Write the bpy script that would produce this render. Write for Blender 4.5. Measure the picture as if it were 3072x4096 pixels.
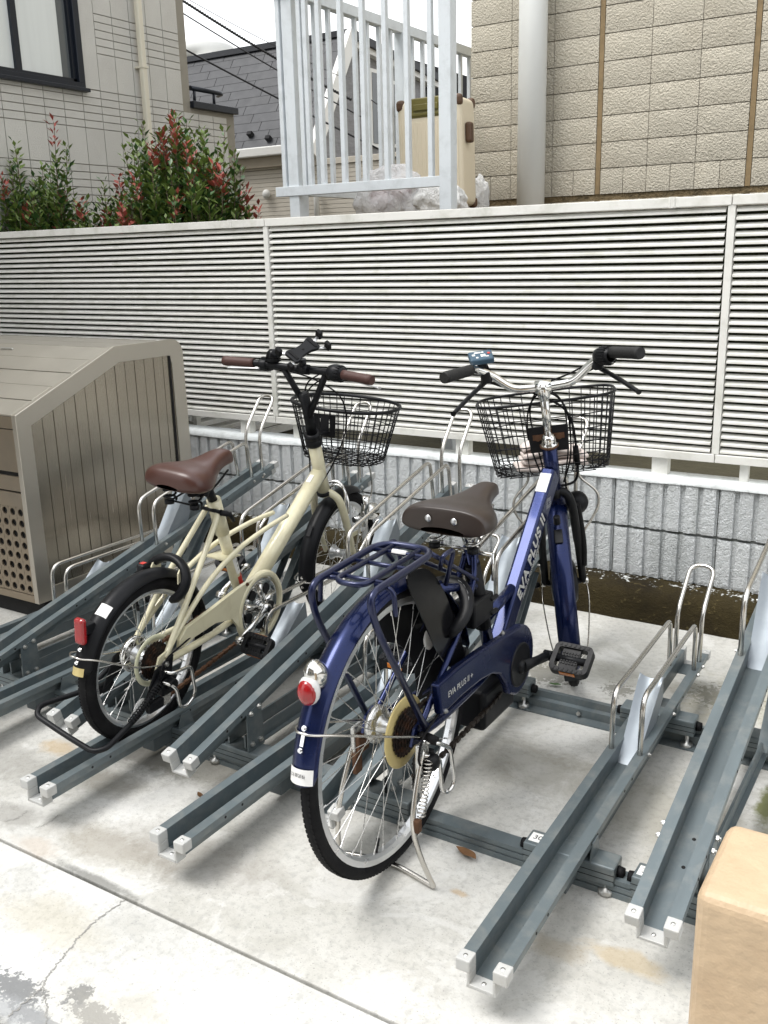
import bpy, bmesh, math, random
from mathutils import Matrix, Vector
random.seed(7)
S = bpy.context.scene
for o in list(bpy.data.objects): bpy.data.objects.remove(o, do_unlink=True)
C = S.collection
R = math.radians
# ---------------------------------------------------------------- camera
cam_d = bpy.data.cameras.new('camera'); cam = bpy.data.objects.new('camera', cam_d); C.objects.link(cam)
YAW, PITCH, ROLL = R(32.3717), R(15.2953), R(-1.4510)
fw0 = Vector((-math.sin(YAW), math.cos(YAW), 0)); rt0 = Vector((math.cos(YAW), math.sin(YAW), 0)); up0 = Vector((0, 0, 1))
fwd = fw0 * math.cos(PITCH) - up0 * math.sin(PITCH); upv = up0 * math.cos(PITCH) + fw0 * math.sin(PITCH)
rt = rt0 * math.cos(ROLL) + upv * math.sin(ROLL); up = upv * math.cos(ROLL) - rt0 * math.sin(ROLL)
m = Matrix((rt, up, -fwd)).transposed().to_4x4(); m.translation = Vector((0, -3.44978, 1.36398))
cam.matrix_world = m
cam_d.sensor_fit = 'VERTICAL'; cam_d.sensor_height = 36.0; cam_d.sensor_width = 27.0; cam_d.lens = 33.313
cam_d.clip_start = .02; cam_d.clip_end = 400
S.camera = cam
# ---------------------------------------------------------------- sky, sun, exposure
SUN_EL, SUN_AZ = 62, 222          # bright overcast: soft high sun behind the camera's left shoulder
W = bpy.data.worlds.new('World'); S.world = W; W.use_nodes = True
wn = W.node_tree; wn.nodes.clear()
sky = wn.nodes.new('ShaderNodeTexSky'); sky.sky_type = 'NISHITA'; sky.sun_disc = False
sky.sun_elevation = R(SUN_EL); sky.sun_rotation = R(SUN_AZ); sky.air_density = 1.0; sky.dust_density = 4.0; sky.ozone_density = 1.0
hs = wn.nodes.new('ShaderNodeHueSaturation'); hs.inputs['Saturation'].default_value = .16
mx = wn.nodes.new('ShaderNodeMix'); mx.data_type = 'RGBA'; mx.inputs[0].default_value = .62; mx.inputs[7].default_value = (8.6, 8.8, 9.0, 1)   # even cloud layer over the sky
bgn = wn.nodes.new('ShaderNodeBackground'); bgn.inputs['Strength'].default_value = .14
wo = wn.nodes.new('ShaderNodeOutputWorld')
wn.links.new(sky.outputs[0], hs.inputs['Color']); wn.links.new(hs.outputs[0], mx.inputs[6]); wn.links.new(mx.outputs[2], bgn.inputs['Color']); wn.links.new(bgn.outputs[0], wo.inputs['Surface'])
sd = bpy.data.lights.new('sun', 'SUN'); sd.energy = 1.4; sd.angle = R(25); sd.color = (1, .97, .93)
so = bpy.data.objects.new('sun', sd); C.objects.link(so)
az = R(SUN_AZ); el = R(SUN_EL)
sdir = Vector((math.sin(az) * math.cos(el), math.cos(az) * math.cos(el), math.sin(el)))
so.rotation_euler = sdir.to_track_quat('Z', 'Y').to_euler()
S.view_settings.view_transform = 'Standard'; S.view_settings.look = 'None'; S.view_settings.gamma = 1
S.view_settings.exposure = 0.9; S.view_settings.use_curve_mapping = False
S.render.engine = 'CYCLES'
S.cycles.max_bounces = 8; S.cycles.transparent_max_bounces = 12

# ---------------------------------------------------------------- materials
MAT = {}
def N(t, typ, **kw):
    n = t.nodes.new(typ)
    for k, v in kw.items():
        if k in n.inputs: n.inputs[k].default_value = v
        else: setattr(n, k, v)
    return n
def ramp(t, fac, stops):
    r = t.nodes.new('ShaderNodeValToRGB'); e = r.color_ramp.elements
    while len(e) < len(stops): e.new(.5)
    for i, (p, c) in enumerate(stops):
        e[i].position = p; e[i].color = (c, c, c, 1) if isinstance(c, (int, float)) else (*c, 1)
    t.links.new(fac, r.inputs[0]); return r.outputs[0]
def mixc(t, fac, a, b, mode='MIX'):
    n = t.nodes.new('ShaderNodeMix'); n.data_type = 'RGBA'; n.blend_type = mode
    if isinstance(fac, (int, float)): n.inputs[0].default_value = fac
    else: t.links.new(fac, n.inputs[0])
    for i, v in ((6, a), (7, b)):
        if isinstance(v, tuple): n.inputs[i].default_value = (*v, 1) if len(v) == 3 else v
        else: t.links.new(v, n.inputs[i])
    return n.outputs[2]
def mth(t, op, a, b=0.0, c=None):
    n = t.nodes.new('ShaderNodeMath'); n.operation = op
    for i, v in enumerate((a, b, c)):
        if v is None: continue
        if isinstance(v, (int, float)): n.inputs[i].default_value = v
        else: t.links.new(v, n.inputs[i])
    return n.outputs[0]
def noise(t, co, scale, detail=4, rough=.55, dist=0):
    n = N(t, 'ShaderNodeTexNoise', Scale=scale, Detail=detail, Roughness=rough, Distortion=dist)
    t.links.new(co, n.inputs['Vector']); return n.outputs[0]
def base(name):
    mt = bpy.data.materials.new(name); mt.use_nodes = True; MAT[name] = mt
    t = mt.node_tree; b = t.nodes['Principled BSDF']
    tc = t.nodes.new('ShaderNodeTexCoord')
    return mt, t, b, tc.outputs['Object']
def stretch(t, co, s):
    n = t.nodes.new('ShaderNodeMapping'); n.inputs['Scale'].default_value = s; t.links.new(co, n.inputs['Vector']); return n.outputs[0]
def bump(t, b, h, strength, dist=.01):
    n = N(t, 'ShaderNodeBump', Strength=strength, Distance=dist); t.links.new(h, n.inputs['Height']); t.links.new(n.outputs[0], b.inputs['Normal'])
def orand(t, co):
    oi = t.nodes.new('ShaderNodeObjectInfo'); v = t.nodes.new('ShaderNodeVectorMath'); v.operation = 'SCALE'; v.inputs[0].default_value = (31, 17, 23); t.links.new(oi.outputs['Random'], v.inputs['Scale'])
    a = t.nodes.new('ShaderNodeVectorMath'); t.links.new(co, a.inputs[0]); t.links.new(v.outputs[0], a.inputs[1]); return a.outputs[0], oi.outputs['Random']
def mat(name, col, rough=.5, metal=0.0, var=.12, vs=6, bs=0, bscale=80, bd=.002, dirt=None, dirt_amt=.5, dscale=8, coat=0, alpha=1, trans=0, rvar=.1, spec=None, aniso=None, piece=0):
    """plain surface: colour broken up by two noises, optional dirt patches, fine bump"""
    mt, t, b, co = base(name)
    if piece: co, rv = orand(t, co)
    src = stretch(t, co, aniso) if aniso else co
    n1 = noise(t, src, vs, 5)
    k = tuple(max(0, c * (1 - var)) for c in col); k2 = tuple(min(1, c * (1 + var)) for c in col)
    c = mixc(t, n1, k, k2)
    if dirt:
        n2 = noise(t, co, dscale, 6, .65, .3)
        c = mixc(t, mth(t, 'MULTIPLY', ramp(t, n2, [(.48, 0), (.68, 1)]), dirt_amt), c, dirt)
    if piece: c = mixc(t, 1.0, c, ramp(t, rv, [(0, 1 - piece), (1, 1)]), 'MULTIPLY')
    t.links.new(c, b.inputs['Base Color'])
    b.inputs['Metallic'].default_value = metal
    n3 = noise(t, src, vs * 3, 3)
    t.links.new(mth(t, 'MULTIPLY_ADD', n3, rvar * 2, max(0.02, rough - rvar)), b.inputs['Roughness'])
    if coat: b.inputs['Coat Weight'].default_value = coat; b.inputs['Coat Roughness'].default_value = .08
    if spec is not None: b.inputs['Specular IOR Level'].default_value = spec
    if trans: b.inputs['Transmission Weight'].default_value = trans
    if alpha < 1: b.inputs['Alpha'].default_value = alpha
    if bs: bump(t, b, noise(t, co, bscale, 4, .6), bs, bd)
    return mt

# ---------------------------------------------------------------- mesh building
class MB:
    def __init__(s): s.v = []; s.f = []; s.sm = []
    def add(s, vs, fs, smooth=True):
        k = len(s.v); s.v += [Vector(p) for p in vs]; s.f += [tuple(i + k for i in f) for f in fs]; s.sm += [smooth] * len(fs); return s
    def box(s, x0, x1, y0, y1, z0, z1, M=None):
        vs = [Vector((x, y, z)) for x in (x0, x1) for y in (y0, y1) for z in (z0, z1)]
        if M: vs = [M @ p for p in vs]
        return s.add(vs, [(0, 1, 3, 2), (4, 6, 7, 5), (0, 4, 5, 1), (2, 3, 7, 6), (0, 2, 6, 4), (1, 5, 7, 3)], False)
    def tube(s, path, r, n=8, closed=False, caps=True, flat=None, upv=None):
        """round tube along path; r number or list; flat=(a,b) gives an oval section, a along the up vector"""
        P = [Vector(p) for p in path]; L = len(P)
        rr = r if isinstance(r, (list, tuple)) else [r] * L
        T = []
        for i in range(L):
            a = P[i - 1] if (i or closed) else P[i]; b = P[(i + 1) % L] if (i < L - 1 or closed) else P[i]
            d = (b - a); T.append(d.normalized() if d.length > 1e-9 else Vector((0, 0, 1)))
        u = Vector(upv) if upv else (Vector((0, 0, 1)) if abs(T[0].z) < .9 else Vector((0, 1, 0)))
        vs = []
        for i in range(L):
            u = (u - T[i] * u.dot(T[i])); u.normalize(); w = T[i].cross(u)
            for k in range(n):
                a = 2 * math.pi * k / n; ca, sa = math.cos(a), math.sin(a)
                fa, fb = flat if flat else (1, 1)
                if flat and len(flat) == 2 and False: pass
                vs.append(P[i] + (u * ca * fa + w * sa * fb) * rr[i])
        fs = []
        for i in range(L if closed else L - 1):
            j = (i + 1) % L
            for k in range(n): fs.append((i * n + k, i * n + (k + 1) % n, j * n + (k + 1) % n, j * n + k))
        s.add(vs, fs, True)
        if caps and not closed:
            b0 = len(s.v) - L * n
            s.f += [tuple(b0 + k for k in reversed(range(n))), tuple(b0 + (L - 1) * n + k for k in range(n))]; s.sm += [False, False]
        return s
    def sweep(s, path, prof, upv=(0, 0, 1), closed_prof=True, caps=True, smooth=False, side=None):
        """profile (a,b): a along side vector, b along up, swept with a fixed up direction"""
        P = [Vector(p) for p in path]; L = len(P); n = len(prof); vs = []
        for i in range(L):
            d = (P[min(i + 1, L - 1)] - P[max(i - 1, 0)]).normalized(); u = Vector(upv)
            w = d.cross(u); w.normalize(); u2 = w.cross(d)
            for a, b in prof: vs.append(P[i] + w * a + u2 * b)
        fs = []
        for i in range(L - 1):
            for k in range(n if closed_prof else n - 1): fs.append((i * n + k, i * n + (k + 1) % n, (i + 1) * n + (k + 1) % n, (i + 1) * n + k))
        s.add(vs, fs, smooth)
        if caps and closed_prof:
            b0 = len(s.v) - L * n
            s.f += [tuple(b0 + k for k in reversed(range(n))), tuple(b0 + (L - 1) * n + k for k in range(n))]; s.sm += [False, False]
        return s
    def lathe(s, prof, M=None, n=24, closed=False, smooth=True, a0=0, a1=None):
        """(r, h) profile turned about local x axis (h along x)"""
        full = a1 is None; m_ = n if full else n + 1; a1 = 2 * math.pi if full else a1
        vs = []; q = len(prof)
        for k in range(m_):
            a = a0 + (a1 - a0) * k / n
            for r, h in prof: vs.append(Vector((h, r * math.cos(a), r * math.sin(a))))
        if M: vs = [M @ p for p in vs]
        fs = []
        for k in range(n):
            j = (k + 1) % m_
            for i in range(q if closed else q - 1): fs.append((k * q + i, k * q + (i + 1) % q, j * q + (i + 1) % q, j * q + i))
        return s.add(vs, fs, smooth)
    def prism(s, outl, h0, h1, M=None, smooth=False):
        """outline in local (y,z), extruded in local x"""
        n = len(outl); vs = [Vector((h, y, z)) for h in (h0, h1) for y, z in outl]
        if M: vs = [M @ p for p in vs]
        s.add(vs, [(k, (k + 1) % n, n + (k + 1) % n, n + k) for k in range(n)], smooth)
        b0 = len(s.v) - 2 * n
        s.f += [tuple(b0 + k for k in reversed(range(n))), tuple(b0 + n + k for k in range(n))]; s.sm += [False, False]
        return s
    def ball(s, c, r, n=12, sc=(1, 1, 1), M=None):
        vs = []; fs = []; h = n // 2
        for i in range(h + 1):
            a = math.pi * i / h
            for k in range(n):
                b = 2 * math.pi * k / n
                p = Vector((math.sin(a) * math.cos(b) * sc[0], math.sin(a) * math.sin(b) * sc[1], math.cos(a) * sc[2])) * r
                vs.append((M @ p if M else p) + Vector(c))
        for i in range(h):
            for k in range(n): fs.append((i * n + k, (i + 1) * n + k, (i + 1) * n + (k + 1) % n, i * n + (k + 1) % n))
        return s.add(vs, fs, True)
    def xf(s, M): s.v = [M @ p for p in s.v]; return s
    def mesh(s, name, mt):
        me = bpy.data.meshes.new(name); me.from_pydata([tuple(p) for p in s.v], [], s.f)
        me.polygons.foreach_set('use_smooth', s.sm)
        bm = bmesh.new(); bm.from_mesh(me); bmesh.ops.remove_doubles(bm, verts=bm.verts, dist=1e-6); bmesh.ops.recalc_face_normals(bm, faces=bm.faces); bm.to_mesh(me); bm.free()
        me.materials.append(MAT[mt]); me.update(); return me
    def build(s, name, mt, parent=None, bevel=0, seg=2, loc=None, **tags):
        o = bpy.data.objects.new(name, s.mesh(name, mt)); C.objects.link(o)
        if parent: o.parent = parent
        if loc: o.location = loc
        if bevel:
            md = o.modifiers.new('bevel', 'BEVEL'); md.width = bevel; md.segments = seg; md.limit_method = 'ANGLE'; md.angle_limit = R(40); md.harden_normals = False
        for k, v in tags.items(): o[k] = v
        return o
def empty(name, loc=(0, 0, 0), label=None, category=None, group=None, M=None):
    o = bpy.data.objects.new(name, None); C.objects.link(o); o.empty_display_size = .1
    if M is not None: o.matrix_world = M
    else: o.location = loc
    if label: o['label'] = label
    if category: o['category'] = category
    if group: o['group'] = group
    return o
def inst(src, parent=None, loc=None, name=None, rot=None):
    o = src.copy(); C.objects.link(o)
    if parent is not None: o.parent = parent
    if loc is not None: o.location = loc
    if rot is not None: o.rotation_euler = rot
    return o
def fillet(pts, r, n=5):
    P = [Vector(p) for p in pts]; out = [P[0]]
    for i in range(1, len(P) - 1):
        rr = r[i - 1] if isinstance(r, (list, tuple)) else r
        a, b, c = P[i - 1], P[i], P[i + 1]; d1 = (a - b); d2 = (c - b)
        k = min(rr, d1.length * .49, d2.length * .49)
        p1 = b + d1.normalized() * k; p2 = b + d2.normalized() * k
        for j in range(n + 1):
            t_ = j / n; out.append(p1.lerp(b, t_).lerp(b.lerp(p2, t_), t_))
    out.append(P[-1]); return out
def spline(pts, n=6, closed=False):
    P = [Vector(p) for p in pts]; L = len(P); out = []
    for i in range(L if closed else L - 1):
        g = lambda k: P[k % L] if closed else P[max(0, min(L - 1, k))]
        p0, p1, p2, p3 = g(i - 1), g(i), g(i + 1), g(i + 2)
        for j in range(n):
            t_ = j / n
            out.append(.5 * ((2 * p1) + (p2 - p0) * t_ + (2 * p0 - 5 * p1 + 4 * p2 - p3) * t_ ** 2 + (3 * p1 - p0 - 3 * p2 + p3) * t_ ** 3))
    if not closed: out.append(P[-1])
    return out
def rotx(a): return Matrix.Rotation(a, 4, 'X')
def roty(a): return Matrix.Rotation(a, 4, 'Y')
def rotz(a): return Matrix.Rotation(a, 4, 'Z')
def tr(x, y, z): return Matrix.Translation((x, y, z))
def basis(o, x, y, z):
    M = Matrix((Vector(x), Vector(y), Vector(z))).transposed().to_4x4(); M.translation = Vector(o); return M
def text(body, size, M, mt, parent, name='lettering', ext=.0006, shear=0.0, offset=0.0, space=1.0, ax='CENTER'):
    cu = bpy.data.curves.new('t', 'FONT'); cu.body = body; cu.size = size; cu.extrude = ext; cu.shear = shear; cu.offset = offset; cu.space_character = space
    cu.align_x = ax; cu.align_y = 'CENTER'; cu.resolution_u = 3
    o = bpy.data.objects.new('t', cu); C.objects.link(o)
    dg = bpy.context.evaluated_depsgraph_get(); me = bpy.data.meshes.new_from_object(o.evaluated_get(dg))
    bpy.data.objects.remove(o, do_unlink=True)
    me.transform(M); me.materials.clear(); me.materials.append(MAT[mt]); me.name = name
    q = bpy.data.objects.new(name, me); C.objects.link(q); q.parent = parent; return q
# ---------------------------------------------------------------- surface library
def concrete(name, tone, spots, streak=1.0):
    mt, t, b, co = base(name)
    n1 = noise(t, co, 1.6, 7, .6, .4); n2 = noise(t, co, 7, 6, .62, .2); n3 = noise(t, co, 60, 4, .6); n4 = noise(t, co, 220, 2, .5)
    c = mixc(t, ramp(t, n1, [(.36, 0), (.62, 1)]), (tone[0] * .87, tone[1] * .865, tone[2] * .845), tuple(k * 1.12 for k in tone))
    c = mixc(t, mth(t, 'MULTIPLY', ramp(t, n2, [(.50, 0), (.62, 1)]), .30), c, (tone[0] * .60, tone[1] * .585, tone[2] * .54))
    c = mixc(t, mth(t, 'MULTIPLY', ramp(t, n3, [(.48, 0), (.66, 1)]), .40), c, tuple(k * .55 for k in tone))
    c = mixc(t, mth(t, 'MULTIPLY', ramp(t, n4, [(.62, 0), (.72, 1)]), .6), c, tuple(k * .35 for k in tone))
    n5 = noise(t, co, 3.1, 8, .7, .8)
    c = mixc(t, mth(t, 'MULTIPLY', ramp(t, n5, [(.53, 0), (.57, 1)]), .34), c, (.68, .68, .665))
    for (x, y, rx, ry, col, amt, edge) in spots:
        v = N(t, 'ShaderNodeVectorMath', operation='SUBTRACT'); v.inputs[1].default_value = (x, y, 0); t.links.new(co, v.inputs[0])
        v2 = N(t, 'ShaderNodeVectorMath', operation='MULTIPLY'); v2.inputs[1].default_value = (1 / rx, 1 / ry, 0); t.links.new(v.outputs[0], v2.inputs[0])
        v3 = N(t, 'ShaderNodeVectorMath', operation='LENGTH'); t.links.new(v2.outputs[0], v3.inputs[0])
        d = mth(t, 'ADD', v3.outputs['Value'], mth(t, 'MULTIPLY', mth(t, 'SUBTRACT', noise(t, co, edge * (2.2 if edge >= 22 else 1), 8, .75, .3), .5), 4.0 if edge >= 22 else 2.2))
        c = mixc(t, mth(t, 'MULTIPLY', ramp(t, d, [(.72, 1), (.86, 0)] if edge >= 22 else [(.45, 1), (1.0, 0)]), amt), c, col)
    t.links.new(c, b.inputs['Base Color']); b.inputs['Roughness'].default_value = .88; b.inputs['Specular IOR Level'].default_value = .25
    h = mth(t, 'ADD', mth(t, 'MULTIPLY', n3, .5), mth(t, 'ADD', mth(t, 'MULTIPLY', n4, .25), n2))
    bump(t, b, h, .35, .006); return mt
TONE = (.46, .455, .43)
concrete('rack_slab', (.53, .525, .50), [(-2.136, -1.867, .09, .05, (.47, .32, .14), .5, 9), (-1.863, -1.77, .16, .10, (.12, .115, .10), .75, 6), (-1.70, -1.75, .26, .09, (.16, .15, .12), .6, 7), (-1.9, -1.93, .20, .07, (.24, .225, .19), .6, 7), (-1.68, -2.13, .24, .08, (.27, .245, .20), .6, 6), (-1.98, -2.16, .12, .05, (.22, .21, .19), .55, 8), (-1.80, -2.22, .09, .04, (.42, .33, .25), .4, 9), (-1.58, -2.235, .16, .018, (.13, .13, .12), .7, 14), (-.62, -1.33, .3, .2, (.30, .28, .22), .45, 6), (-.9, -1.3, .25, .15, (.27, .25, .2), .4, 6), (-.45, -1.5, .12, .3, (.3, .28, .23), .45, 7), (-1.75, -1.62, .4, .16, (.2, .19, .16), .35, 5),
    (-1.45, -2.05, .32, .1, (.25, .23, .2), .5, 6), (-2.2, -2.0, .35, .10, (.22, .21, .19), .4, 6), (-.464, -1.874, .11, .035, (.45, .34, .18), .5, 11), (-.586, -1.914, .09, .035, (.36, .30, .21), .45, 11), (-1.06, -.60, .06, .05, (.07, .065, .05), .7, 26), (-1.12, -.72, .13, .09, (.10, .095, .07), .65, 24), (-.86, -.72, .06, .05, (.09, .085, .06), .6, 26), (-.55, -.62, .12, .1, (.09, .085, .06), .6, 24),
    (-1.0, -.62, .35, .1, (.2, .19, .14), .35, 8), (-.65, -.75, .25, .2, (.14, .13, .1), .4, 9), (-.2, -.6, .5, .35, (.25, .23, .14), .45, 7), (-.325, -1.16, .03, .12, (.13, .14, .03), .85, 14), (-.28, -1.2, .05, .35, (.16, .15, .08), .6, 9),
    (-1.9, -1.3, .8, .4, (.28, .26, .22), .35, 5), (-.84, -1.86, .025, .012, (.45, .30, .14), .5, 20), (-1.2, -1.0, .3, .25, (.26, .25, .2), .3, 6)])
concrete('front_slab', (.56, .56, .545), [(-1.45, -2.545, .09, .036, (.17, .175, .18), .9, 26), (-1.33, -2.49, .028, .03, (.15, .155, .16), .9, 30), (-1.25, -2.515, .10, .03, (.19, .195, .20), .85, 30), (-1.41, -2.585, .10, .035, (.33, .34, .35), .8, 16), (-1.43, -2.66, .12, .055, (.02, .02, .017), .97, 10), (-1.30, -2.58, .14, .03, (.24, .245, .25), .75, 22),
    (-1.55, -2.38, .2, .08, (.40, .36, .26), .4, 7), (-1.9, -2.4, .2, .1, (.3, .28, .24), .4, 7), (-1.1, -2.5, .35, .12, (.46, .43, .36), .35, 5), (-.55, -2.55, .2, .1, (.35, .32, .25), .35, 8)])
mat('joint_dirt', (.13, .125, .11), .95, var=.4, vs=60)
mat('crack_dirt', (.27, .265, .25), .95, var=.4, vs=60)
mat('soil', (.05, .045, .025), .95, var=.4, vs=12, bs=.8, bscale=30, bd=.02)
def wallpaint():
    mt, t, b, co = base('painted_block'); co, rv = orand(t, co)
    n1 = noise(t, co, 3, 6, .6); n2 = noise(t, co, 150, 5, .65, .2); n3 = noise(t, co, 60, 5, .7)
    c = mixc(t, n1, (.68, .715, .735), (.79, .815, .825))
    c = mixc(t, mth(t, 'MULTIPLY', ramp(t, n3, [(.58, 0), (.72, 1)]), .22), c, (.46, .50, .52))
    vn = N(t, 'ShaderNodeTexVoronoi', Scale=150.0); t.links.new(co, vn.inputs['Vector'])
    c = mixc(t, ramp(t, vn.outputs['Distance'], [(.06, .35), (.14, 0)]), c, (.22, .25, .27))
    n6 = noise(t, stretch(t, co, (14, 14, .8)), 1.6, 4, .6); c = mixc(t, mth(t, 'MULTIPLY', ramp(t, n6, [(.52, 0), (.66, 1)]), .35), c, (.42, .45, .44))   # run-down water streaks
    c = mixc(t, 1.0, c, ramp(t, rv, [(0, .88), (1, 1)]), 'MULTIPLY')
    t.links.new(c, b.inputs['Base Color']); b.inputs['Roughness'].default_value = .8
    bump(t, b, mth(t, 'ADD', n2, mth(t, 'MULTIPLY', n3, .9)), 1.0, .012)
wallpaint()
mat('mortar', (.16, .17, .165), .9, var=.35, vs=30, bs=.6, bscale=60, bd=.005, dirt=(.06, .065, .04), dirt_amt=.7, dscale=14)
mat('coping', (.70, .735, .745), .75, var=.1, vs=10, bs=.7, bscale=30, bd=.008, dirt=(.38, .40, .39), dirt_amt=.6, dscale=10)
def moss():
    mt, t, b, co = base('mossy_footing')
    n1 = noise(t, co, 4, 7, .65, .5); n2 = noise(t, stretch(t, co, (1, 1, 1.6)), 22, 6, .7, .6); n3 = noise(t, co, 120, 3)
    c = mixc(t, ramp(t, n1, [(.35, 0), (.65, 1)]), (.018, .014, .008), (.040, .031, .013))
    c = mixc(t, ramp(t, n2, [(.60, 0), (.74, .8)]), c, (.20, .16, .07))
    c = mixc(t, ramp(t, n2, [(.24, .8), (.36, 0)]), c, (.012, .011, .007))
    sp = N(t, 'ShaderNodeSeparateXYZ'); t.links.new(co, sp.inputs[0])          # spilt white wall paint along the top edge
    pz = mth(t, 'ADD', mth(t, 'MULTIPLY', mth(t, 'SUBTRACT', sp.outputs[2], .124), 60), mth(t, 'MULTIPLY', mth(t, 'SUBTRACT', noise(t, co, 34, 6, .7), .5), 5))
    c = mixc(t, ramp(t, pz, [(.75, 0), (.95, .9)]), c, (.62, .64, .63))
    t.links.new(c, b.inputs['Base Color']); b.inputs['Roughness'].default_value = .95; b.inputs['Specular IOR Level'].default_value = .15
    bump(t, b, mth(t, 'ADD', n2, n3), .8, .008)
moss()
mat('fence_white', (.77, .765, .73), .42, var=.05, vs=5, dirt=(.42, .42, .35), dirt_amt=.5, dscale=7)
mat('fence_slat', (.84, .835, .80), .40, var=.04, vs=5, dirt=(.50, .51, .42), dirt_amt=.45, dscale=9, piece=.08)
mat('joint_gap', (.06, .06, .05), .9)
mat('slat_gap_shade', (.020, .022, .012), .95, var=.5, vs=18, dirt=(.06, .07, .03), dirt_amt=.6, dscale=30, spec=.1)  # near-black colour standing in for the shade in the slat gaps
def bronze():
    mt, t, b, co = base('bronze_panel')
    n = noise(t, stretch(t, co, (40, 40, .6)), 12, 4, .6); n2 = noise(t, co, 2.2, 4)
    t.links.new(mixc(t, n2, (.36, .32, .26), (.44, .40, .335)), b.inputs['Base Color']); b.inputs['Metallic'].default_value = .92
    t.links.new(mth(t, 'MULTIPLY_ADD', n, .12, .19), b.inputs['Roughness'])
    bump(t, b, n, .04, .001)
bronze()
mat('bronze_lid_lit', (.46, .43, .375), .38, .7, var=.05, vs=3)  # bin bronze lightened on the lid, sky reflection put into the colour
mat('bronze_frame', (.50, .465, .405), .34, .8, var=.06, vs=3)
mat('bronze_front', (.31, .255, .19), .36, .75, var=.06, vs=3, dirt=(.22, .2, .17), dirt_amt=.4, dscale=3)
mat('bin_dark', (.008, .008, .008), .9)
mat('track_paint', (.135, .165, .178), .40, .35, var=.22, vs=9, bs=.12, bscale=300, bd=.0005, dirt=(.26, .265, .25), dirt_amt=.45, dscale=16, aniso=(3, .35, 3), rvar=.14)
mat('track_dark', (.085, .105, .115), .5, .2, var=.15, vs=6, dirt=(.17, .17, .15), dirt_amt=.4)
mat('cap_plastic', (.46, .465, .455), .5, var=.06, vs=20, dirt=(.42, .41, .38), dirt_amt=.5, dscale=25)
mat('stainless', (.62, .60, .565), .24, 1.0, var=.06, vs=30, rvar=.06)
mat('chute_zinc', (.24, .27, .30), .42, .45, var=.16, vs=7, dirt=(.33, .36, .38), dirt_amt=.4, dscale=11)
mat('bolt_zinc', (.55, .55, .53), .35, .9, var=.15, vs=40)
mat('rubber', (.006, .006, .007), .65, var=.3, vs=20, bs=.2, bscale=200, spec=.18)
mat('label_white', (.78, .78, .76), .5, var=.04)
mat('ink', (.02, .02, .025), .6)
mat('ink_grey', (.14, .14, .15), .6)
mat('post_paint', (.50, .375, .245), .5, var=.12, vs=4, bs=.5, bscale=22, bd=.012, dirt=(.40, .28, .17), dirt_amt=.45, dscale=7, aniso=(6, 6, .5))
mat('dry_leaf', (.17, .085, .035), .8, var=.5, vs=40, bs=.5)
mat('green_leaf', (.05, .12, .025), .55, var=.4, vs=40)
mat('leaf_dark', (.050, .115, .032), .34, var=.45, vs=25, rvar=.08)
mat('leaf_mid', (.15, .22, .05), .42, var=.4, vs=25, rvar=.08)
mat('leaf_red', (.36, .08, .06), .45, var=.45, vs=20, rvar=.08)
mat('stem_wood', (.09, .065, .04), .85, var=.3, vs=30)

# ---------------------------------------------------------------- ground
gnd = MB().box(-60, 60, -40, .05, -.3, -.018).build('ground', 'joint_dirt', kind='structure')
JY = -2.2455
b1 = MB(); b1.box(-9, 4, JY + .004, -.10, -.12, 0); slab1 = b1.build('rack_pavement', 'rack_slab', kind='structure', bevel=.003)
b2 = MB(); b2.box(-9, 4, -8, JY - .004, -.12, 0); slab2 = b2.build('front_pavement', 'front_slab', kind='structure', bevel=.003)
MB().box(-60, 60, .10, 80, -.3, .34).build('back_yard', 'soil', kind='structure')
def crack(parent, pts, w, seed):
    rnd = random.Random(seed); P = spline([(*p, 0) for p in pts], 14); vs = []; n = len(P)
    for i, p in enumerate(P):
        d = (P[min(i + 1, n - 1)] - P[max(i - 1, 0)]).normalized(); q = Vector((-d.y, d.x, 0)); o = q * rnd.uniform(-.004, .004); ww = w * rnd.uniform(.35, 1.2) * (1 if 0 < i < n - 1 else .1)
        vs += [(p.x + o.x + q.x * ww, p.y + o.y + q.y * ww, .0012), (p.x + o.x - q.x * ww, p.y + o.y - q.y * ww, .0012)]
    MB().add(vs, [(2 * i, 2 * i + 1, 2 * i + 3, 2 * i + 2) for i in range(n - 1)]).build('crack', 'crack_dirt', parent)
crack(slab2, [(-1.462, -2.25), (-1.466, -2.31), (-1.462, -2.365), (-1.445, -2.42), (-1.434, -2.455), (-1.418, -2.50), (-1.406, -2.52), (-1.404, -2.565), (-1.40, -2.60)], .0020, 3)
crack(slab2, [(-1.406, -2.52), (-1.37, -2.54), (-1.33, -2.57), (-1.30, -2.62)], .0014, 4)
crack(slab1, [(-1.95, -2.13), (-1.94, -2.16), (-1.955, -2.19)], .0012, 5)
crack(slab1, [(-1.86, -2.10), (-1.855, -2.14), (-1.865, -2.17)], .001, 6)

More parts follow.
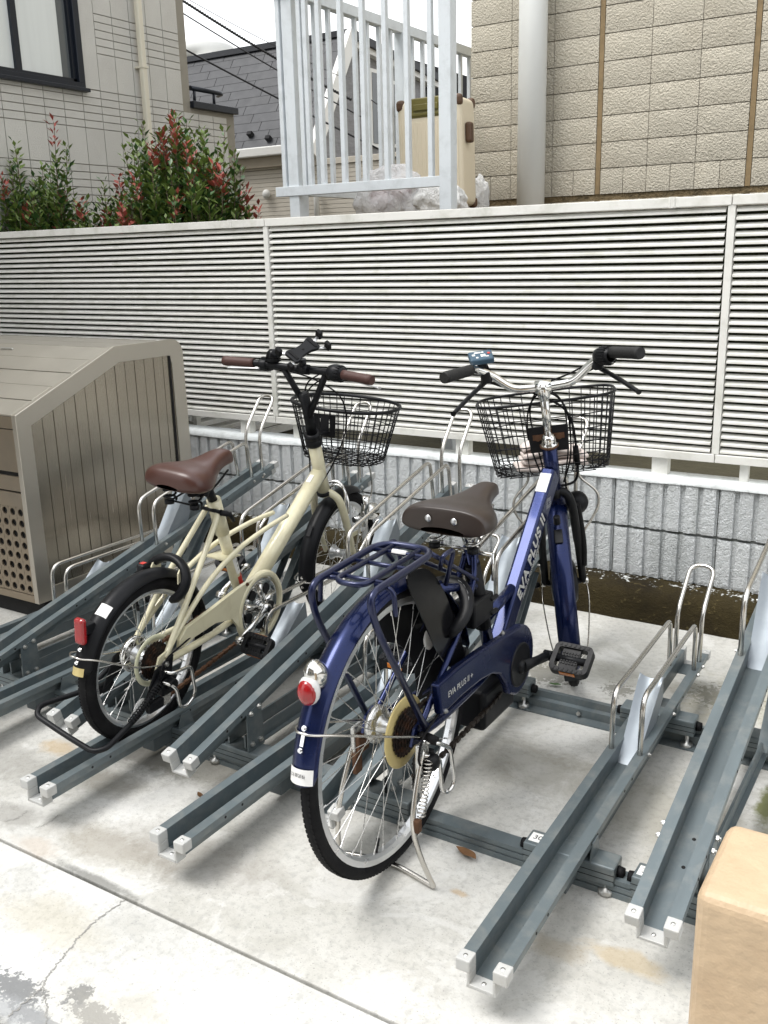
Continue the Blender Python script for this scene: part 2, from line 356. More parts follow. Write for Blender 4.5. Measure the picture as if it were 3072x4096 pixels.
# ---------------------------------------------------------------- painted block wall
Z0, CH = .133, .194
wall = empty('block_wall', (0, 0, 0), 'low pale blue-grey ribbed block wall carrying the white louvre fence', 'wall')
MB().box(-9, 3.2, .016, .118, Z0, Z0 + 2 * CH - .004).build('core', 'mortar', wall)
def block_mesh(seed):
    rnd = random.Random(seed); b = MB(); LW = .388; pr = LW / 6; H = CH - .012
    for k in range(6):
        x0 = k * pr + .0095; x1 = (k + 1) * pr - .0095; nx, nz = 5, 15
        vs = []; fs = []
        for j in range(nz + 1):
            for i in range(nx + 1):
                fx, fz = i / nx, j / nz; edge = i in (0, nx) or j in (0, nz)
                x = x0 + (x1 - x0) * fx + (rnd.uniform(-.0012, .0012)); z = .003 + H * fz + (0 if not (j in (0, nz)) else rnd.uniform(-.0012, .0012))
                y = rnd.uniform(-.0010, .0010) + (.0018 if edge else 0)
                vs.append((x, y, z))
        g = lambda i, j: j * (nx + 1) + i
        for j in range(nz):
            for i in range(nx): fs.append((g(i, j), g(i + 1, j), g(i + 1, j + 1), g(i, j + 1)))
        # side returns to the groove bottom
        for i, xx in ((0, x0 - .002), (nx, x1 + .002)):
            kk = len(vs)
            for j in range(nz + 1): vs.append((xx, .0125, vs[g(i, j)][2]))
            for j in range(nz): fs.append((g(i, j), g(i, j + 1), kk + j + 1, kk + j))
        for j in (0, nz):
            kk = len(vs)
            for i in range(nx + 1): vs.append((vs[g(i, j)][0], .0125, vs[g(i, j)][2]))
            for i in range(nx): fs.append((g(i, j), g(i + 1, j), kk + i + 1, kk + i))
        b.add(vs, fs, False)
    b.box(.002, LW - .002, .0115, .03, .003, .003 + H)
    return b.mesh('block', 'painted_block')
bms = [block_mesh(i) for i in range(4)]
X0 = -1.1479 + .0647 * 6 + .0085
k0 = -12
for j in range(2):
    for k in range(-12, 4):
        o = bpy.data.objects.new('block', bms[(k * 2 + j * 3 + k // 3) % 4]); C.objects.link(o); o.parent = wall; o.location = (X0 + k * .388, 0, Z0 + j * CH)
b = MB(); n = 90; rnd = random.Random(5); vs = []; fs = []
for i in range(n + 1):
    x = -9 + 12.2 * i / n; jz = rnd.uniform(-.003, .003)
    vs += [(x, -.004 + rnd.uniform(-.003, .002), Z0 + 2 * CH - .012 + rnd.uniform(-.004, .004)), (x, -.003, Z0 + 2 * CH + .004 + jz), (x, .012, Z0 + 2 * CH + .011 + jz), (x, .06, Z0 + 2 * CH + .014 + jz), (x, .125, Z0 + 2 * CH + .010), (x, .125, Z0 + 2 * CH - .02)]
for i in range(n):
    for k in range(5): fs.append((i * 6 + k, i * 6 + k + 1, i * 6 + 7 + k, i * 6 + 6 + k))
b.add(vs, fs, True).build('coping', 'coping', wall)
b = MB(); vs = []; fs = []; rnd = random.Random(8); prof = [(-.132, -.01), (-.130, .05), (-.127, .095), (-.112, .118), (-.05, .130), (.02, .135)]
for i in range(161):
    x = -9 + 12.2 * i / 160
    vs += [(x, y + rnd.uniform(-.003, .003), z + rnd.uniform(-.0025, .0025)) for y, z in prof]
for i in range(160):
    for k in range(5): fs.append((i * 6 + k, i * 6 + k + 1, i * 6 + 7 + k, i * 6 + 6 + k))
b.add(vs, fs, True).build('footing', 'mossy_footing', wall)

# ---------------------------------------------------------------- louvre fence
fence = empty('louvre_fence', (0, 0, .53), 'white aluminium louvre fence standing on the ribbed block wall', 'fence')
SEAM = [-4.81, -2.798, -.781, 1.236]; FT, FBt = 1.524, .600
def fb(b, name, mt='fence_white', bevel=0): 
    o = b.build(name, mt, fence, bevel); o.location = (0, 0, -.53); return o
spf = [(.020, .0120), (.017, .0128), (.012, .0108), (.006, .0062), (.0014, .0036), (-.0008, .0022), (-.0008, -.0040), (.0008, -.0054), (.005, -.0054), (.005, .0015), (.012, .0076), (.0170, .0098), (.020, .0094)]
sm = MB()
L_ = SEAM[1] - SEAM[0] - .030
vs = []; q = len(spf)
for x in (0, L_): vs += [(x, y, z) for y, z in spf]
sm.add(vs, [(k, (k + 1) % q, q + (k + 1) % q, q + k) for k in range(q)], False)
smesh = sm.mesh('slat', 'fence_slat')
NS = 32; zt = FT - .033 - .0165; zb = FBt + .030 + .010; pit = (zt - zb) / (NS - 1)
for p in range(3):
    for k in range(NS):
        o = bpy.data.objects.new('slat', smesh); C.objects.link(o); o.parent = fence
        o.location = (SEAM[p] + .015, .034, zb + k * pit - .53); o.rotation_euler = (random.uniform(-.02, .02), 0, 0)
    x0, x1 = SEAM[p] + .0015, SEAM[p + 1] - .0015
    fb(MB().box(x0, x1, .024, .074, FT - .033, FT), 'top_rail', bevel=.002)
    fb(MB().box(x0, x1, .026, .070, FBt, FBt + .030), 'bottom_rail', bevel=.002)
    cx = x1 - .20
    if p < 2: fb(MB().box(cx - .012, cx + .012, .0205, .076, FT - .0345, FT + .0025).box(cx - .010, cx - .004, .019, .022, FT - .033, FT - .004).box(cx + .004, cx + .010, .019, .022, FT - .033, FT - .004), 'rail_clip', bevel=.0012)
    for lx in (x1 - .20, x0 + .98):
        fb(MB().box(lx - .03, lx + .03, .042, .085, .528, FBt + .002), 'post', bevel=.002)
        fb(MB().box(lx - .012, lx + .012, .078, .108, FBt + .03, FT - .03), 'back_post')
    fb(MB().box(x0, x1, .0745, .0765, FBt + .031, FT - .034), 'gap_shade_sheet', 'slat_gap_shade')  # added dark sheet, paints the shade between the louvre slats
for sx in SEAM[1:3]:
    fb(MB().box(sx - .0125, sx + .0125, .0275, .0600, FBt + .0305, FT - .0335), 'post_cover', bevel=.0015)
    fb(MB().box(sx + .085, sx + .115, .05, .08, .528, FBt + .002), 'post', bevel=.002)

# low return fence behind the wall, seen under the bottom rail
rf = empty('return_fence', (-3.49, .2, .36), 'low white slatted fence running back behind the wall, seen below the louvres', 'fence')
def rb(b, name, mt='fence_white'):
    o = b.build(name, mt, rf); o.location = (3.49, -.2, -.36); return o
rb(MB().box(-3.51, -3.47, .16, 3.2, .355, .390), 'bottom_rail')
for k in range(12):
    z = .405 + k * .045
    v = [(-3.475, .16, z), (-3.475, .16, z + .022), (-3.51, .16, z + .034), (-3.51, .16, z + .012)]
    v += [(x, 3.2, zz) for x, _, zz in v]
    rb(MB().add(v, [(0, 1, 5, 4), (1, 2, 6, 5), (2, 3, 7, 6), (3, 0, 4, 7), (0, 3, 2, 1), (4, 5, 6, 7)], False), 'slat')
for y in (.18, .62, 1.05, 1.6): rb(MB().box(-3.468, -3.445, y, y + .03, .34, 1.0), 'post')
# ---------------------------------------------------------------- refuse bin
XB = -3.0
bin_ = empty('refuse_bin', (-3.9, -.79, 0), 'large bronze metal refuse bin with sloping lid and perforated front', 'refuse bin')
OFF = (3.9, .79, 0)
def bb(b, name, mt, bevel=0):
    o = b.build(name, mt, bin_, bevel); o.location = OFF; return o
def arc(cx, cz, r, a0, a1, n): return [(cx + r * math.cos(R(a0 + (a1 - a0) * i / n)), cz + r * math.sin(R(a0 + (a1 - a0) * i / n))) for i in range(n + 1)]
outer = [(-1.24, .075), (-1.24, .818), (-.735, 1.025)] + arc(-.405, .962, .062, 88, 5, 6) + [(-.335, .075)]
inner = [(-1.175, .13), (-1.175, .770), (-.715, .957), (-.455, .957), (-.432, .957), (-.425, .953), (-.422, .946), (-.420, .94), (-.419, .93), (-.415, .92), (-.41, .13)]
n = len(outer)
b = MB(); vs = []
for x in (XB - .026, XB):
    vs += [(x, *p) for p in outer] + [(x, *p) for p in inner]
fs = []
for k in range(n):
    j = (k + 1) % n
    fs += [(k, j, n + j, n + k), (2 * n + k, 3 * n + k, 3 * n + j, 2 * n + j), (k, 2 * n + k, 2 * n + j, j), (n + k, n + j, 3 * n + j, 3 * n + k)]
b.add(vs, fs, False); bb(b, 'side_frame', 'bronze_frame', .0025)
bb(MB().prism([(-1.2, .09), (-1.2, .78), (-.73, .97), (-.40, .97), (-.37, .93), (-.37, .09)], XB - .045, XB - .0215), 'side_core', 'bin_dark')
NP = 14; y0, y1 = -1.176, -.412; pw = (y1 - y0) / NP
for k in range(NP):
    a = y0 + k * pw + .0012; c_ = a + pw - .0024
    top = lambda y: min(.962, .770 + (y + 1.175) / (.46) * .187 + .004)
    bb(MB().prism([(a, .12), (c_, .12), (c_, top(c_)), (a, top(a))], XB - .02, XB - .0035 - .0008 * (k % 2)), 'side_plank', 'bronze_panel', .001)
bb(MB().box(XB - .02, XB + .002, -.432, -.424, .12, .955), 'seam_strip', 'bin_dark')
# shell of the body
bb(MB().prism([(-1.225, .09), (-1.225, .80), (-.74, 1.0), (-.41, 1.0), (-.36, .95), (-.36, .09)], -4.9, XB - .028), 'interior', 'bin_dark')
sl = Vector((0, .505, .207)); sl.normalize(); nrm = Vector((0, -sl.z, sl.y)); SLn = 5; tot = math.hypot(.505, .207) - .012
for k in range(SLn):
    a0 = .006 + k * tot / SLn; a1 = a0 + tot / SLn - .004
    M = basis((0, -1.24, .812), (1, 0, 0), sl, nrm)
    bb(MB().box(-4.9, XB - .028, a0, a1, -.004, .004 + .0015 * (k % 2), M), 'lid_panel', 'bronze_lid_lit', .0015)
bb(MB().box(-3.64, -3.56, tot - .055, tot - .045, .004, .012, M), 'lid_handle', 'bolt_zinc', .002)
for k in range(2):
    bb(MB().box(-4.9, XB - .028, -.728 + k * .155, -.577 + k * .155 - .003, 1.006, 1.018), 'top_panel', 'bronze_lid_lit', .0015)
b = MB(); pr = arc(-.405, .955, .062, 90, 0, 8) + [(-.343, .1)]
b.sweep([(x, 0, 0) for x in (-4.9, XB - .028)], [(-y, z) for y, z in pr] + [(-y + .0, z - .0) for y, z in [(-.36, .1), (-.36, .94), (-.405, .99)]], caps=True); bb(b, 'back_panel', 'bronze_front')
# front
for (z0, z1, d) in ((.764, .810, 0), (.598, .760, 0)): bb(MB().box(-4.9, XB - .031, -1.236 - d, -1.222, z0, z1), 'door_panel', 'bronze_front', .0015)
bb(MB().box(-4.9, XB - .028, -1.234, -1.222, .522, .580), 'cross_rail', 'bronze_front', .0015)
bb(MB().box(-4.9, XB - .028, -1.238, -1.222, .075, .1045), 'bottom_rail', 'bronze_front', .0015)
bb(MB().box(-4.88, XB - .01, -1.21, -.37, .0, .07), 'plinth', 'bin_dark')
# perforated panel, staggered holes
b = MB(); PX, PZ, HR = .0465, .0442, .0148; zb0 = .1065; rows = 8
for r_ in range(rows):
    z = zb0 + PZ * (r_ + .5); sh = 0
    for k in range(0, 22):
        x = XB - .0275 - PX * (k + .5) - sh; n = 12; sq = []; ci = []
        for i in range(n):
            a = 2 * math.pi * (i + .5) / n; cx, cz = math.cos(a), math.sin(a); mx = max(abs(cx) / (PX / 2), abs(cz) / (PZ / 2))
            sq.append((x + cx / mx, -1.2345, z + cz / mx)); ci.append((x + cx * HR, -1.2345, z + cz * HR))
        back = [(p[0], -1.228, p[2]) for p in ci]
        b.add(sq + ci + back, [(i, (i + 1) % n, n + (i + 1) % n, n + i) for i in range(n)] + [(n + i, n + (i + 1) % n, 2 * n + (i + 1) % n, 2 * n + i) for i in range(n)], False)
bb(b, 'perforated_panel', 'bronze_front')
bb(MB().box(-4.9, XB - .028, -1.238, -1.222, zb0 + PZ * rows + .0005, .516), 'panel_edge', 'bronze_front', .001)

# ---------------------------------------------------------------- low beige wall end at the right
pl = empty('wall_end', (.3, -2.47, 0), 'beige rounded end of a low painted wall at the lower right corner', 'wall')
b = MB().box(-.192, 1.2, -2.548, -2.392, 0, .70); o = b.build('wall_body', 'post_paint', pl, .015, 4); o.location = (-.3, 2.47, 0)

# ---------------------------------------------------------------- cycle rack
TP = [(-.049, -.018), (-.049, 0), (-.0245, 0), (-.0245, -.0475), (.0245, -.0475), (.0245, 0), (.049, 0), (.049, -.018), (.0465, -.018), (.0465, -.0025), (.027, -.0025), (.027, -.05), (-.027, -.05), (-.027, -.0025), (-.0465, -.0025), (-.0465, -.018)]
TPL = [(-.049, -.018), (-.049, 0), (-.0245, 0), (-.0245, -.05), (-.027, -.05), (-.027, -.0025), (-.0465, -.0025), (-.0465, -.018)]
TPR = [(-a, z) for a, z in reversed(TPL)]
TL = 1.60
ZI = Matrix.Identity(4)
def bolt(b, p, d, r=.0065, h=.005):
    d = Vector(d).normalized(); x = d; y = x.orthogonal().normalized(); z = x.cross(y); M = basis(p, x, y, z)
    b.lathe([(0, h), (r, h), (r, 0)], M, 6, smooth=False); b.lathe([(0, h + .004), (r * .55, h + .004), (r * .55, h)], M, 8, smooth=False)
def rack_unit(kind, T, base_y):
    """meshes of one unit in local space: origin on the ground under the track's front end, +y towards the wall. T places the track (flange tops at local z=0)"""
    P = []
    def q(b, name, mt, bevel=0, M=T): P.append((name, (b.xf(M) if M is not None else b).mesh(name, mt), bevel))
    b = MB(); b.sweep([(0, .01, 0), (0, 1.07, 0)], TP); b.sweep([(0, 1.07, 0), (0, 1.50, 0)], TPL); b.sweep([(0, 1.07, 0), (0, 1.50, 0)], TPR); b.sweep([(0, 1.50, 0), (0, TL - .01, 0)], TP)
    q(b, 'track', 'track_paint')
    b = MB()
    for l in (.14, .20, .46, .50, .70, .76, 1.2, 1.26):
        for s in (-1, 1): b.lathe([(0, .0006), (.0035, .0006), (.0035, -.001)], basis((s * .049, l, -.010), (s, 0, 0), (0, 1, 0), (0, 0, s)), 8)
    for l in (.19, .27): b.lathe([(0, .0006), (.0042, .0006), (.0042, -.001)], basis((0.006, l, -.0475), (0, 0, 1), (0, 1, 0), (-1, 0, 0)), 8)
    q(b, 'hole', 'bin_dark')
    for s in (-1, 1):
        for (l0, l1) in ((-.004, .026), (TL - .024, TL + .004)):
            b = MB(); x0, x1 = sorted((s * .0225, s * .0515)); b.box(x0, x1, l0, l1, -.023, .0022)
            x0, x1 = sorted((s * .0225, s * .0290)); b.box(x0, x1, l0, l1, -.0535, -.0225)
            q(b, 'end_cap', 'cap_plastic', .0025)
    q(MB().box(-.0295, .0295, -.004, .026, -.0535, -.0455), 'end_plate', 'cap_plastic', .0015); q(MB().box(-.0295, .0295, TL - .024, TL + .004, -.0535, -.0455), 'end_plate', 'cap_plastic', .0015)
    b = MB()
    for l in (.011, TL - .010):
        for x, z in ((-.037, .0022), (.037, .0022), (0, -.0455)): b.lathe([(0, .0018), (.0035, .0014), (.0048, 0)], basis((x, l, z), (0, 0, 1), (0, 1, 0), (-1, 0, 0)), 10)
    q(b, 'rivet', 'bolt_zinc')
    ln = .0 if kind == 'low' else .03
    for s in (-1, 1):
        pts = [(s * .037, .865, -.02), (s * .037, .872 + ln, .155), (s * .037, 1.425 + ln, .155), (s * .037, 1.440, -.02)]
        q(MB().tube(fillet(pts, [.045, .035], 7), .0068, 10), 'side_loop', 'stainless')
    pts = [(-.037, 1.505, -.03), (-.037, 1.512 + ln, .155), (-.037, 1.655 + ln, .262), (.037, 1.655 + ln, .262), (.037, 1.512 + ln, .155), (.037, 1.505, -.03)]
    q(MB().tube(fillet(pts, [.04, .0365, .0365, .04], 8), .0068, 10), 'tall_loop', 'stainless')
    # tyre chute
    b = MB(); vs = []; fs = []; nu, nv = 7, 9
    for j in range(nv):
        f = j / (nv - 1); l = .882 + .205 * f; h = -.0455 + .168 * f; hw = .0238 + .0085 * f
        for i in range(nu):
            g = -1 + 2 * i / (nu - 1); vs.append((g * hw, l, h - .011 * (1 - g * g) * (.2 + .8 * f)))
    for j in range(nv - 1):
        for i in range(nu - 1): fs.append((j * nu + i, j * nu + i + 1, (j + 1) * nu + i + 1, (j + 1) * nu + i))
    b.add(vs, fs, True)
    for s in (-1, 1):
        o_ = [(s * .0238, .882, -.0455), (s * .0323, 1.087, .1225), (s * .0323, 1.095, .06), (s * .0243, 1.02, -.046)]
        b.add(o_, [(0, 1, 2, 3)], False)
    q(b, 'tyre_chute', 'chute_zinc')
    b = MB()
    for l in (.90, 1.15, 1.435, 1.50):
        for s in (-1, 1): bolt(b, (s * .049, l, -.013), (s, 0, 0), .006, .004)
    q(b, 'bolts', 'bolt_zinc')
    # carriages on the two base rails
    yf, yr = -1.685 - base_y, -.965 - base_y
    for yy, z0, z1 in ((yf, .028, .074), (yr, .040, .086)):
        b = MB().box(-.105, .105, yy - .03, yy + .03, z0, z1); q(b, 'carriage', 'track_paint', .004, None)
        b = MB().box(-.106, .106, yy - .0305, yy - .0300, z0 + .014, z0 + .0155).box(-.106, .106, yy - .0305, yy - .0300, z0 + .028, z0 + .0295); q(b, 'carriage_groove', 'bin_dark', 0, None)
        b = MB()
        for s in (-1, 1): b.lathe([(0, .016), (.012, .014), (.014, 0), (0, 0)], basis((s * .105, yy, (z0 + z1) / 2), (s, 0, 0), (0, 1, 0), (0, 0, s)), 12)
        q(b, 'bump_stop', 'rubber', 0, None)
        b = MB()
        for s in (-.085, .085): b.lathe([(0, 0), (.017, 0), (.017, .012), (.006, .014), (.006, z0)], basis((s, yy - .018, .002), (0, 0, 1), (0, 1, 0), (-1, 0, 0)), 14)
        q(b, 'wheel_foot', 'bolt_zinc', 0, None)
    if kind == 'low':
        b = MB().box(-.024, .024, yf - .1, yr + .12, .030, .0695); q(b, 'beam', 'track_dark', .002, None)
        for yy in (yf, yr):
            for s in (-1, 1): q(MB().prism([(yy - .028, .074), (yy + .032, .074), (yy + .020, .113), (yy - .016, .113)], s * .0495, s * .0525), 'bracket', 'track_paint', 0, None)
    else:
        zt = lambda y: .15 + math.tan(R(13.5)) * y - .018
        for s in (-1, 1):
            b = MB().box(s * .026 - .006 * (s < 0), s * .026 + .006 * (s > 0), yf - .02, yr + .05, .072, .112); b.box(*sorted((s * .026, s * .044)), yf - .02, yr + .05, .072, .076); q(b, 'base_beam', 'track_paint', 0, None)
            b = MB().add([(s * .0525, yf - .035, .074), (s * .0525, yf + .035, .074), (s * .0515, yf + .030, zt(yf + .03)), (s * .0515, yf - .030, zt(yf - .03)), (s * .0500, yf - .035, .074), (s * .0500, yf + .035, .074), (s * .0490, yf + .030, zt(yf + .03)), (s * .0490, yf - .030, zt(yf - .03))],
                         [(0, 1, 2, 3), (7, 6, 5, 4), (0, 4, 5, 1), (1, 5, 6, 2), (2, 6, 7, 3), (3, 7, 4, 0)], False); q(b, 'bracket', 'track_paint', 0, None)
            ys, ye = yr - .10, yr + .16
            b = MB().sweep([(s * .034, ys, .08), (s * .034, ye, zt(ye) - .015)], [(-.013, -.02), (.013, -.02), (.013, -.017), (-.010, -.017), (-.010, .017), (.013, .017), (.013, .02), (-.013, .02)], upv=(0, -1, .4)); q(b, 'strut', 'track_paint', 0, None)
        b = MB()
        for s in (-1, 1):
            for dy, zz in ((-.018, .095), (.016, .095), (-.016, zt(yf) - .008), (.018, zt(yf) + .001)): bolt(b, (s * .0525, yf + dy, zz), (s, 0, 0), .0075, .005)
        q(b, 'bracket_bolts', 'bolt_zinc', 0, None)
    return P
LOWY, UPY = -2.16, -1.93
protos = {'low': rack_unit('low', tr(0, 0, .12), LOWY), 'up': rack_unit('up', tr(0, 0, .15) @ rotx(R(13.5)), UPY)}
units = [(-2.80, 'low', 0, 'empty level cycle track beside the bronze bin, leftmost of the rack'),
         (-2.527, 'up', 0, 'inclined empty cycle track nearest the bronze bin, leftmost of the raised ones'),
         (-2.36, 'low', 0, 'empty level cycle track left of the cream bicycle, front cut by picture edge'),
         (-2.04, 'up', 0, 'inclined cycle track behind the cream bicycle, front end beside its kickstand'),
         (-1.86, 'low', 0, 'level cycle track holding the cream bicycle'),
         (-1.60, 'up', 0, 'inclined empty cycle track just right of the cream bicycle'),
         (-1.412, 'low', 0, 'long level empty cycle track between the two bicycles, nearest to the front'),
         (-1.157, 'up', 0, 'inclined cycle track seen through the rear wheel of the blue bicycle'),
         (-.634, 'low', 1.35, 'level empty cycle track right of the blue bicycle, nearest to the camera'),
         (-.397, 'up', 0, 'inclined empty cycle track at the right edge beside the beige wall end')]
rack = []
for xc, kind, yaw, lab in units:
    e = empty('cycle_track', (xc, LOWY if kind == 'low' else UPY, 0), lab, 'cycle rack', 'tracks of the sliding cycle rack'); e.rotation_euler = (0, 0, R(yaw))
    for nm, me, bv in protos[kind]:
        o = bpy.data.objects.new(nm, me); C.objects.link(o); o.parent = e
        if nm in ('hole', 'rivet', 'bolts', 'bracket_bolts', 'bump_stop', 'wheel_foot', 'carriage_groove'): o['kind'] = 'stuff'
        if bv:
            md = o.modifiers.new('bevel', 'BEVEL'); md.width = bv; md.segments = 2; md.limit_method = 'ANGLE'; md.angle_limit = R(40)
    rack.append(e)
for e, s in ((rack[8], '301'), (rack[9], '302')):
    yy = -1.685 - (LOWY if e is rack[8] else UPY)
    o = MB().box(-.098, -.052, yy - .017, yy + .017, .0742, .0748).build('number_label', 'label_white', e)
    text(s, .022, tr(-.075, yy, .0749), 'ink', e, ext=.0002)
fr = MB(); pf = [(-.022, 0), (-.022, .014), (-.019, .015), (-.019, .018), (-.022, .019), (-.022, .030), (-.019, .031), (-.019, .034), (-.022, .035), (-.022, .046), (.020, .046), (.020, 0)]
fr.sweep([(-3.3, -1.685, 0), (.6, -1.685, 0)], [(-a, z) for a, z in pf]); o = fr.build('base_rail', 'track_paint', label='grey metal base rail along the front of the cycle rack', category='rail', group='base rails under the cycle rack')
fr = MB(); pf = [(-.045, 0), (-.045, .004), (-.012, .007), (-.010, .030), (.004, .034), (.006, .054), (.022, .054), (.022, 0)]
fr.sweep([(-3.3, -.955, 0), (.6, -.955, 0)], [(-a, z) for a, z in pf]); o = fr.build('base_rail', 'track_paint', label='grey angled base rail at the wall side of the cycle rack', category='rail', group='base rails under the cycle rack')
b = MB(); 
for x in (-.9, -.2): bolt(b, (x, -.969, .018), (0, -1, 0), .007, .005)
b.build('bolts', 'bolt_zinc', o)
# ---------------------------------------------------------------- bicycle library (local space: x right, y forward, z up)
mat('blue_paint', (.0048, .0125, .066), .26, .65, var=.15, vs=4, coat=.25, rvar=.06, dirt=(.004, .010, .05), dirt_amt=.4, dscale=14)
mat('navy_paint', (.007, .012, .05), .33, .6, var=.15, vs=5, coat=.4, rvar=.06)
mat('cream_paint', (.66, .62, .44), .30, var=.06, vs=5, coat=.6, rvar=.05, dirt=(.42, .36, .22), dirt_amt=.35, dscale=16)
mat('black_satin', (.006, .0065, .008), .42, var=.2, vs=10, rvar=.08, dirt=(.014, .014, .016), dirt_amt=.3, dscale=20, spec=.20)
mat('black_gloss', (.005, .005, .006), .16, var=.2, vs=10, rvar=.05, spec=.15)
mat('tyre_black', (.006, .006, .007), .75, var=.3, vs=30, bs=.25, bscale=180, bd=.001, dirt=(.022, .022, .022), dirt_amt=.35, dscale=18, spec=.15)
mat('alu_rim', (.66, .67, .68), .30, .85, var=.06, vs=10)
mat('steel_wire', (.58, .58, .57), .28, .95, var=.2, vs=30)
mat('chrome', (.72, .72, .71), .10, 1.0, var=.05, vs=20, rvar=.04, dirt=(.45, .36, .27), dirt_amt=.25, dscale=40)
mat('rust_steel', (.11, .055, .03), .7, .5, var=.5, vs=60, bs=.4, bscale=120)
mat('chain_steel', (.035, .027, .022), .45, .7, var=.5, vs=90)
mat('sprocket_black', (.02, .016, .014), .5, .4, var=.6, vs=60, dirt=(.12, .05, .025), dirt_amt=.7, dscale=50)
mat('gold_plate', (.55, .45, .20), .35, .2, var=.1, vs=10)
mat('clear_plate', (.62, .62, .45), .3, var=.08, vs=10)
mat('brown_leather', (.055, .020, .014), .34, var=.15, vs=8, bs=.12, bscale=260, bd=.0006, rvar=.06)
mat('dark_leather', (.026, .017, .013), .36, var=.15, vs=8, bs=.15, bscale=260, bd=.0006, rvar=.06)
mat('brown_grip', (.055, .020, .015), .6, var=.15, vs=20, bs=.6, bscale=150, bd=.001)
mat('black_grip', (.006, .006, .006), .7, var=.2, vs=20, bs=.8, bscale=180, bd=.0012)
mat('red_lens', (.27, .003, .006), .12, var=.25, vs=50, bs=.5, bscale=240, bd=.001, coat=.6)
mat('amber_lens', (.55, .17, .02), .2, var=.3, vs=60, bs=.5, bscale=240)
mat('clear_lens', (.75, .76, .76), .15, var=.2, vs=60, bs=.4, bscale=200, alpha=.75)
mat('silver_print', (.55, .55, .52), .45, .3, var=.05)
mat('sticker', (.74, .74, .73), .45, var=.06, vs=30)
mat('red_print', (.50, .04, .03), .5)
mat('display_wrap', (.03, .07, .11), .4, var=.2, vs=40)
mat('towel', (.70, .62, .58), .95, var=.08, vs=30, bs=.6, bscale=200, bd=.002)
I4 = Matrix.Identity(4)
def part(b, name, mt, parent, M=None, bevel=0, seg=2):
    if M is not None: b.xf(M)
    return b.build(name, mt, parent, bevel, seg)
def rrect(w, h, r, n=3):
    out = []
    for cx, cy, a in ((w - r, h - r, 0), (-w + r, h - r, 90), (-w + r, -h + r, 180), (w - r, -h + r, 270)):
        for i in range(n + 1): out.append((cx + r * math.cos(R(a + 90 * i / n)), cy + r * math.sin(R(a + 90 * i / n))))
    return out
def xa(o, s=1): return basis(o, (s, 0, 0), (0, 1, 0), (0, 0, s))
def wheel(parent, name, c, Rt, rt, ro, M, nsp=36, hubw=.034, hubr=.019, hubmat='alu_rim', hub_prof=None, valve=-78):
    w = MB(); k = 14
    pr = [(Rt - rt + rt * math.cos(2 * math.pi * i / k) * (1.0 if math.cos(2 * math.pi * i / k) > 0 else .9), rt * math.sin(2 * math.pi * i / k)) for i in range(k)]
    P_ = empty(name); P_.parent = parent
    B = M @ tr(*c)
    part(MB().lathe(pr, None, 72, True), 'tyre', 'tyre_black', P_, B)
    tb = MB()                                   # tread blocks along both shoulders
    nt = 150
    for i in range(nt):
        a = 2 * math.pi * i / nt
        for s in (-1, 1):
            Mt = rotx(a + (s > 0) * math.pi / nt) @ tr(s * rt * .45, Rt - rt * .125, 0)
            tb.box(-rt * .15, rt * .15, -.0008, .0008, -.0042 * Rt / .3, .0042 * Rt / .3, Mt)
    part(tb, 'tread', 'tyre_black', P_, B)
    hw = .0125
    part(MB().lathe([(ro, -hw), (ro, -hw + .003), (ro - .008, -.008), (ro - .008, .008), (ro, hw - .003), (ro, hw), (ro - .013, hw), (ro - .020, .006), (ro - .020, -.006), (ro - .013, -hw)], None, 72, True, False), 'rim', 'alu_rim', P_, B)
    hp = hub_prof or [(.0, -hubw - .012), (.006, -hubw - .012), (.008, -hubw - .002), (hubr + .008, -hubw), (hubr + .008, -hubw + .004), (hubr, -hubw + .008), (hubr * .75, 0), (hubr, hubw - .008), (hubr + .008, hubw - .004), (hubr + .008, hubw), (.008, hubw + .002), (.006, hubw + .012), (0, hubw + .012)]
    part(MB().lathe(hp, None, 28), 'hub', hubmat, P_, B)
    sp = MB(); fr_ = hubr + .004
    for i in range(nsp):
        a = 2 * math.pi * i / nsp; s = 1 if i % 2 else -1; off = R(62) * (1 if (i // 2) % 2 else -1)
        sp.tube([(s * hubw * .95, fr_ * math.cos(a + off), fr_ * math.sin(a + off)), (s * .003, (ro - .017) * math.cos(a), (ro - .017) * math.sin(a))], .0011, 4, caps=False)
        a2 = a; sp.tube([(s * .0032, (ro - .032) * math.cos(a2), (ro - .032) * math.sin(a2)), (s * .003, (ro - .018) * math.cos(a2), (ro - .018) * math.sin(a2))], .0021, 5, caps=False)
    part(sp, 'spokes', 'steel_wire', P_, B, )
    va = R(valve); d = Vector((0, math.cos(va), math.sin(va)))
    part(MB().tube([d * (ro - .016), d * (ro - .036)], .0035, 8).tube([d * (ro - .036), d * (ro - .052)], .0045, 8), 'valve', 'black_satin', P_, B)
    return P_
def fender(parent, name, mt, c, Rf, w, a0, a1, M, drop=.016, n=40, th=.0016):
    cs = []; k = 9
    for i in range(k):
        u = -1 + 2 * i / (k - 1); cs.append((u * w / 2, -drop * abs(u) ** 2.2))
    full = cs + [(x, r - th) for x, r in reversed(cs)]
    vs = []; q = len(full)
    for j in range(n + 1):
        a = R(a0 + (a1 - a0) * j / n); e = min(1, min(j, n - j) / 1.5); sc = .72 + .28 * math.sqrt(max(0, e)) if j in (0, n) else 1
        for x, r in full: vs.append((x * sc, (Rf + r) * math.cos(a), (Rf + r) * math.sin(a)))
    fs = []
    for j in range(n):
        for i in range(q): fs.append((j * q + i, j * q + (i + 1) % q, (j + 1) * q + (i + 1) % q, (j + 1) * q + i))
    fs += [tuple(range(q)), tuple(n * q + i for i in reversed(range(q)))]
    return part(MB().add(vs, fs, True), name, mt, parent, M @ tr(*c))
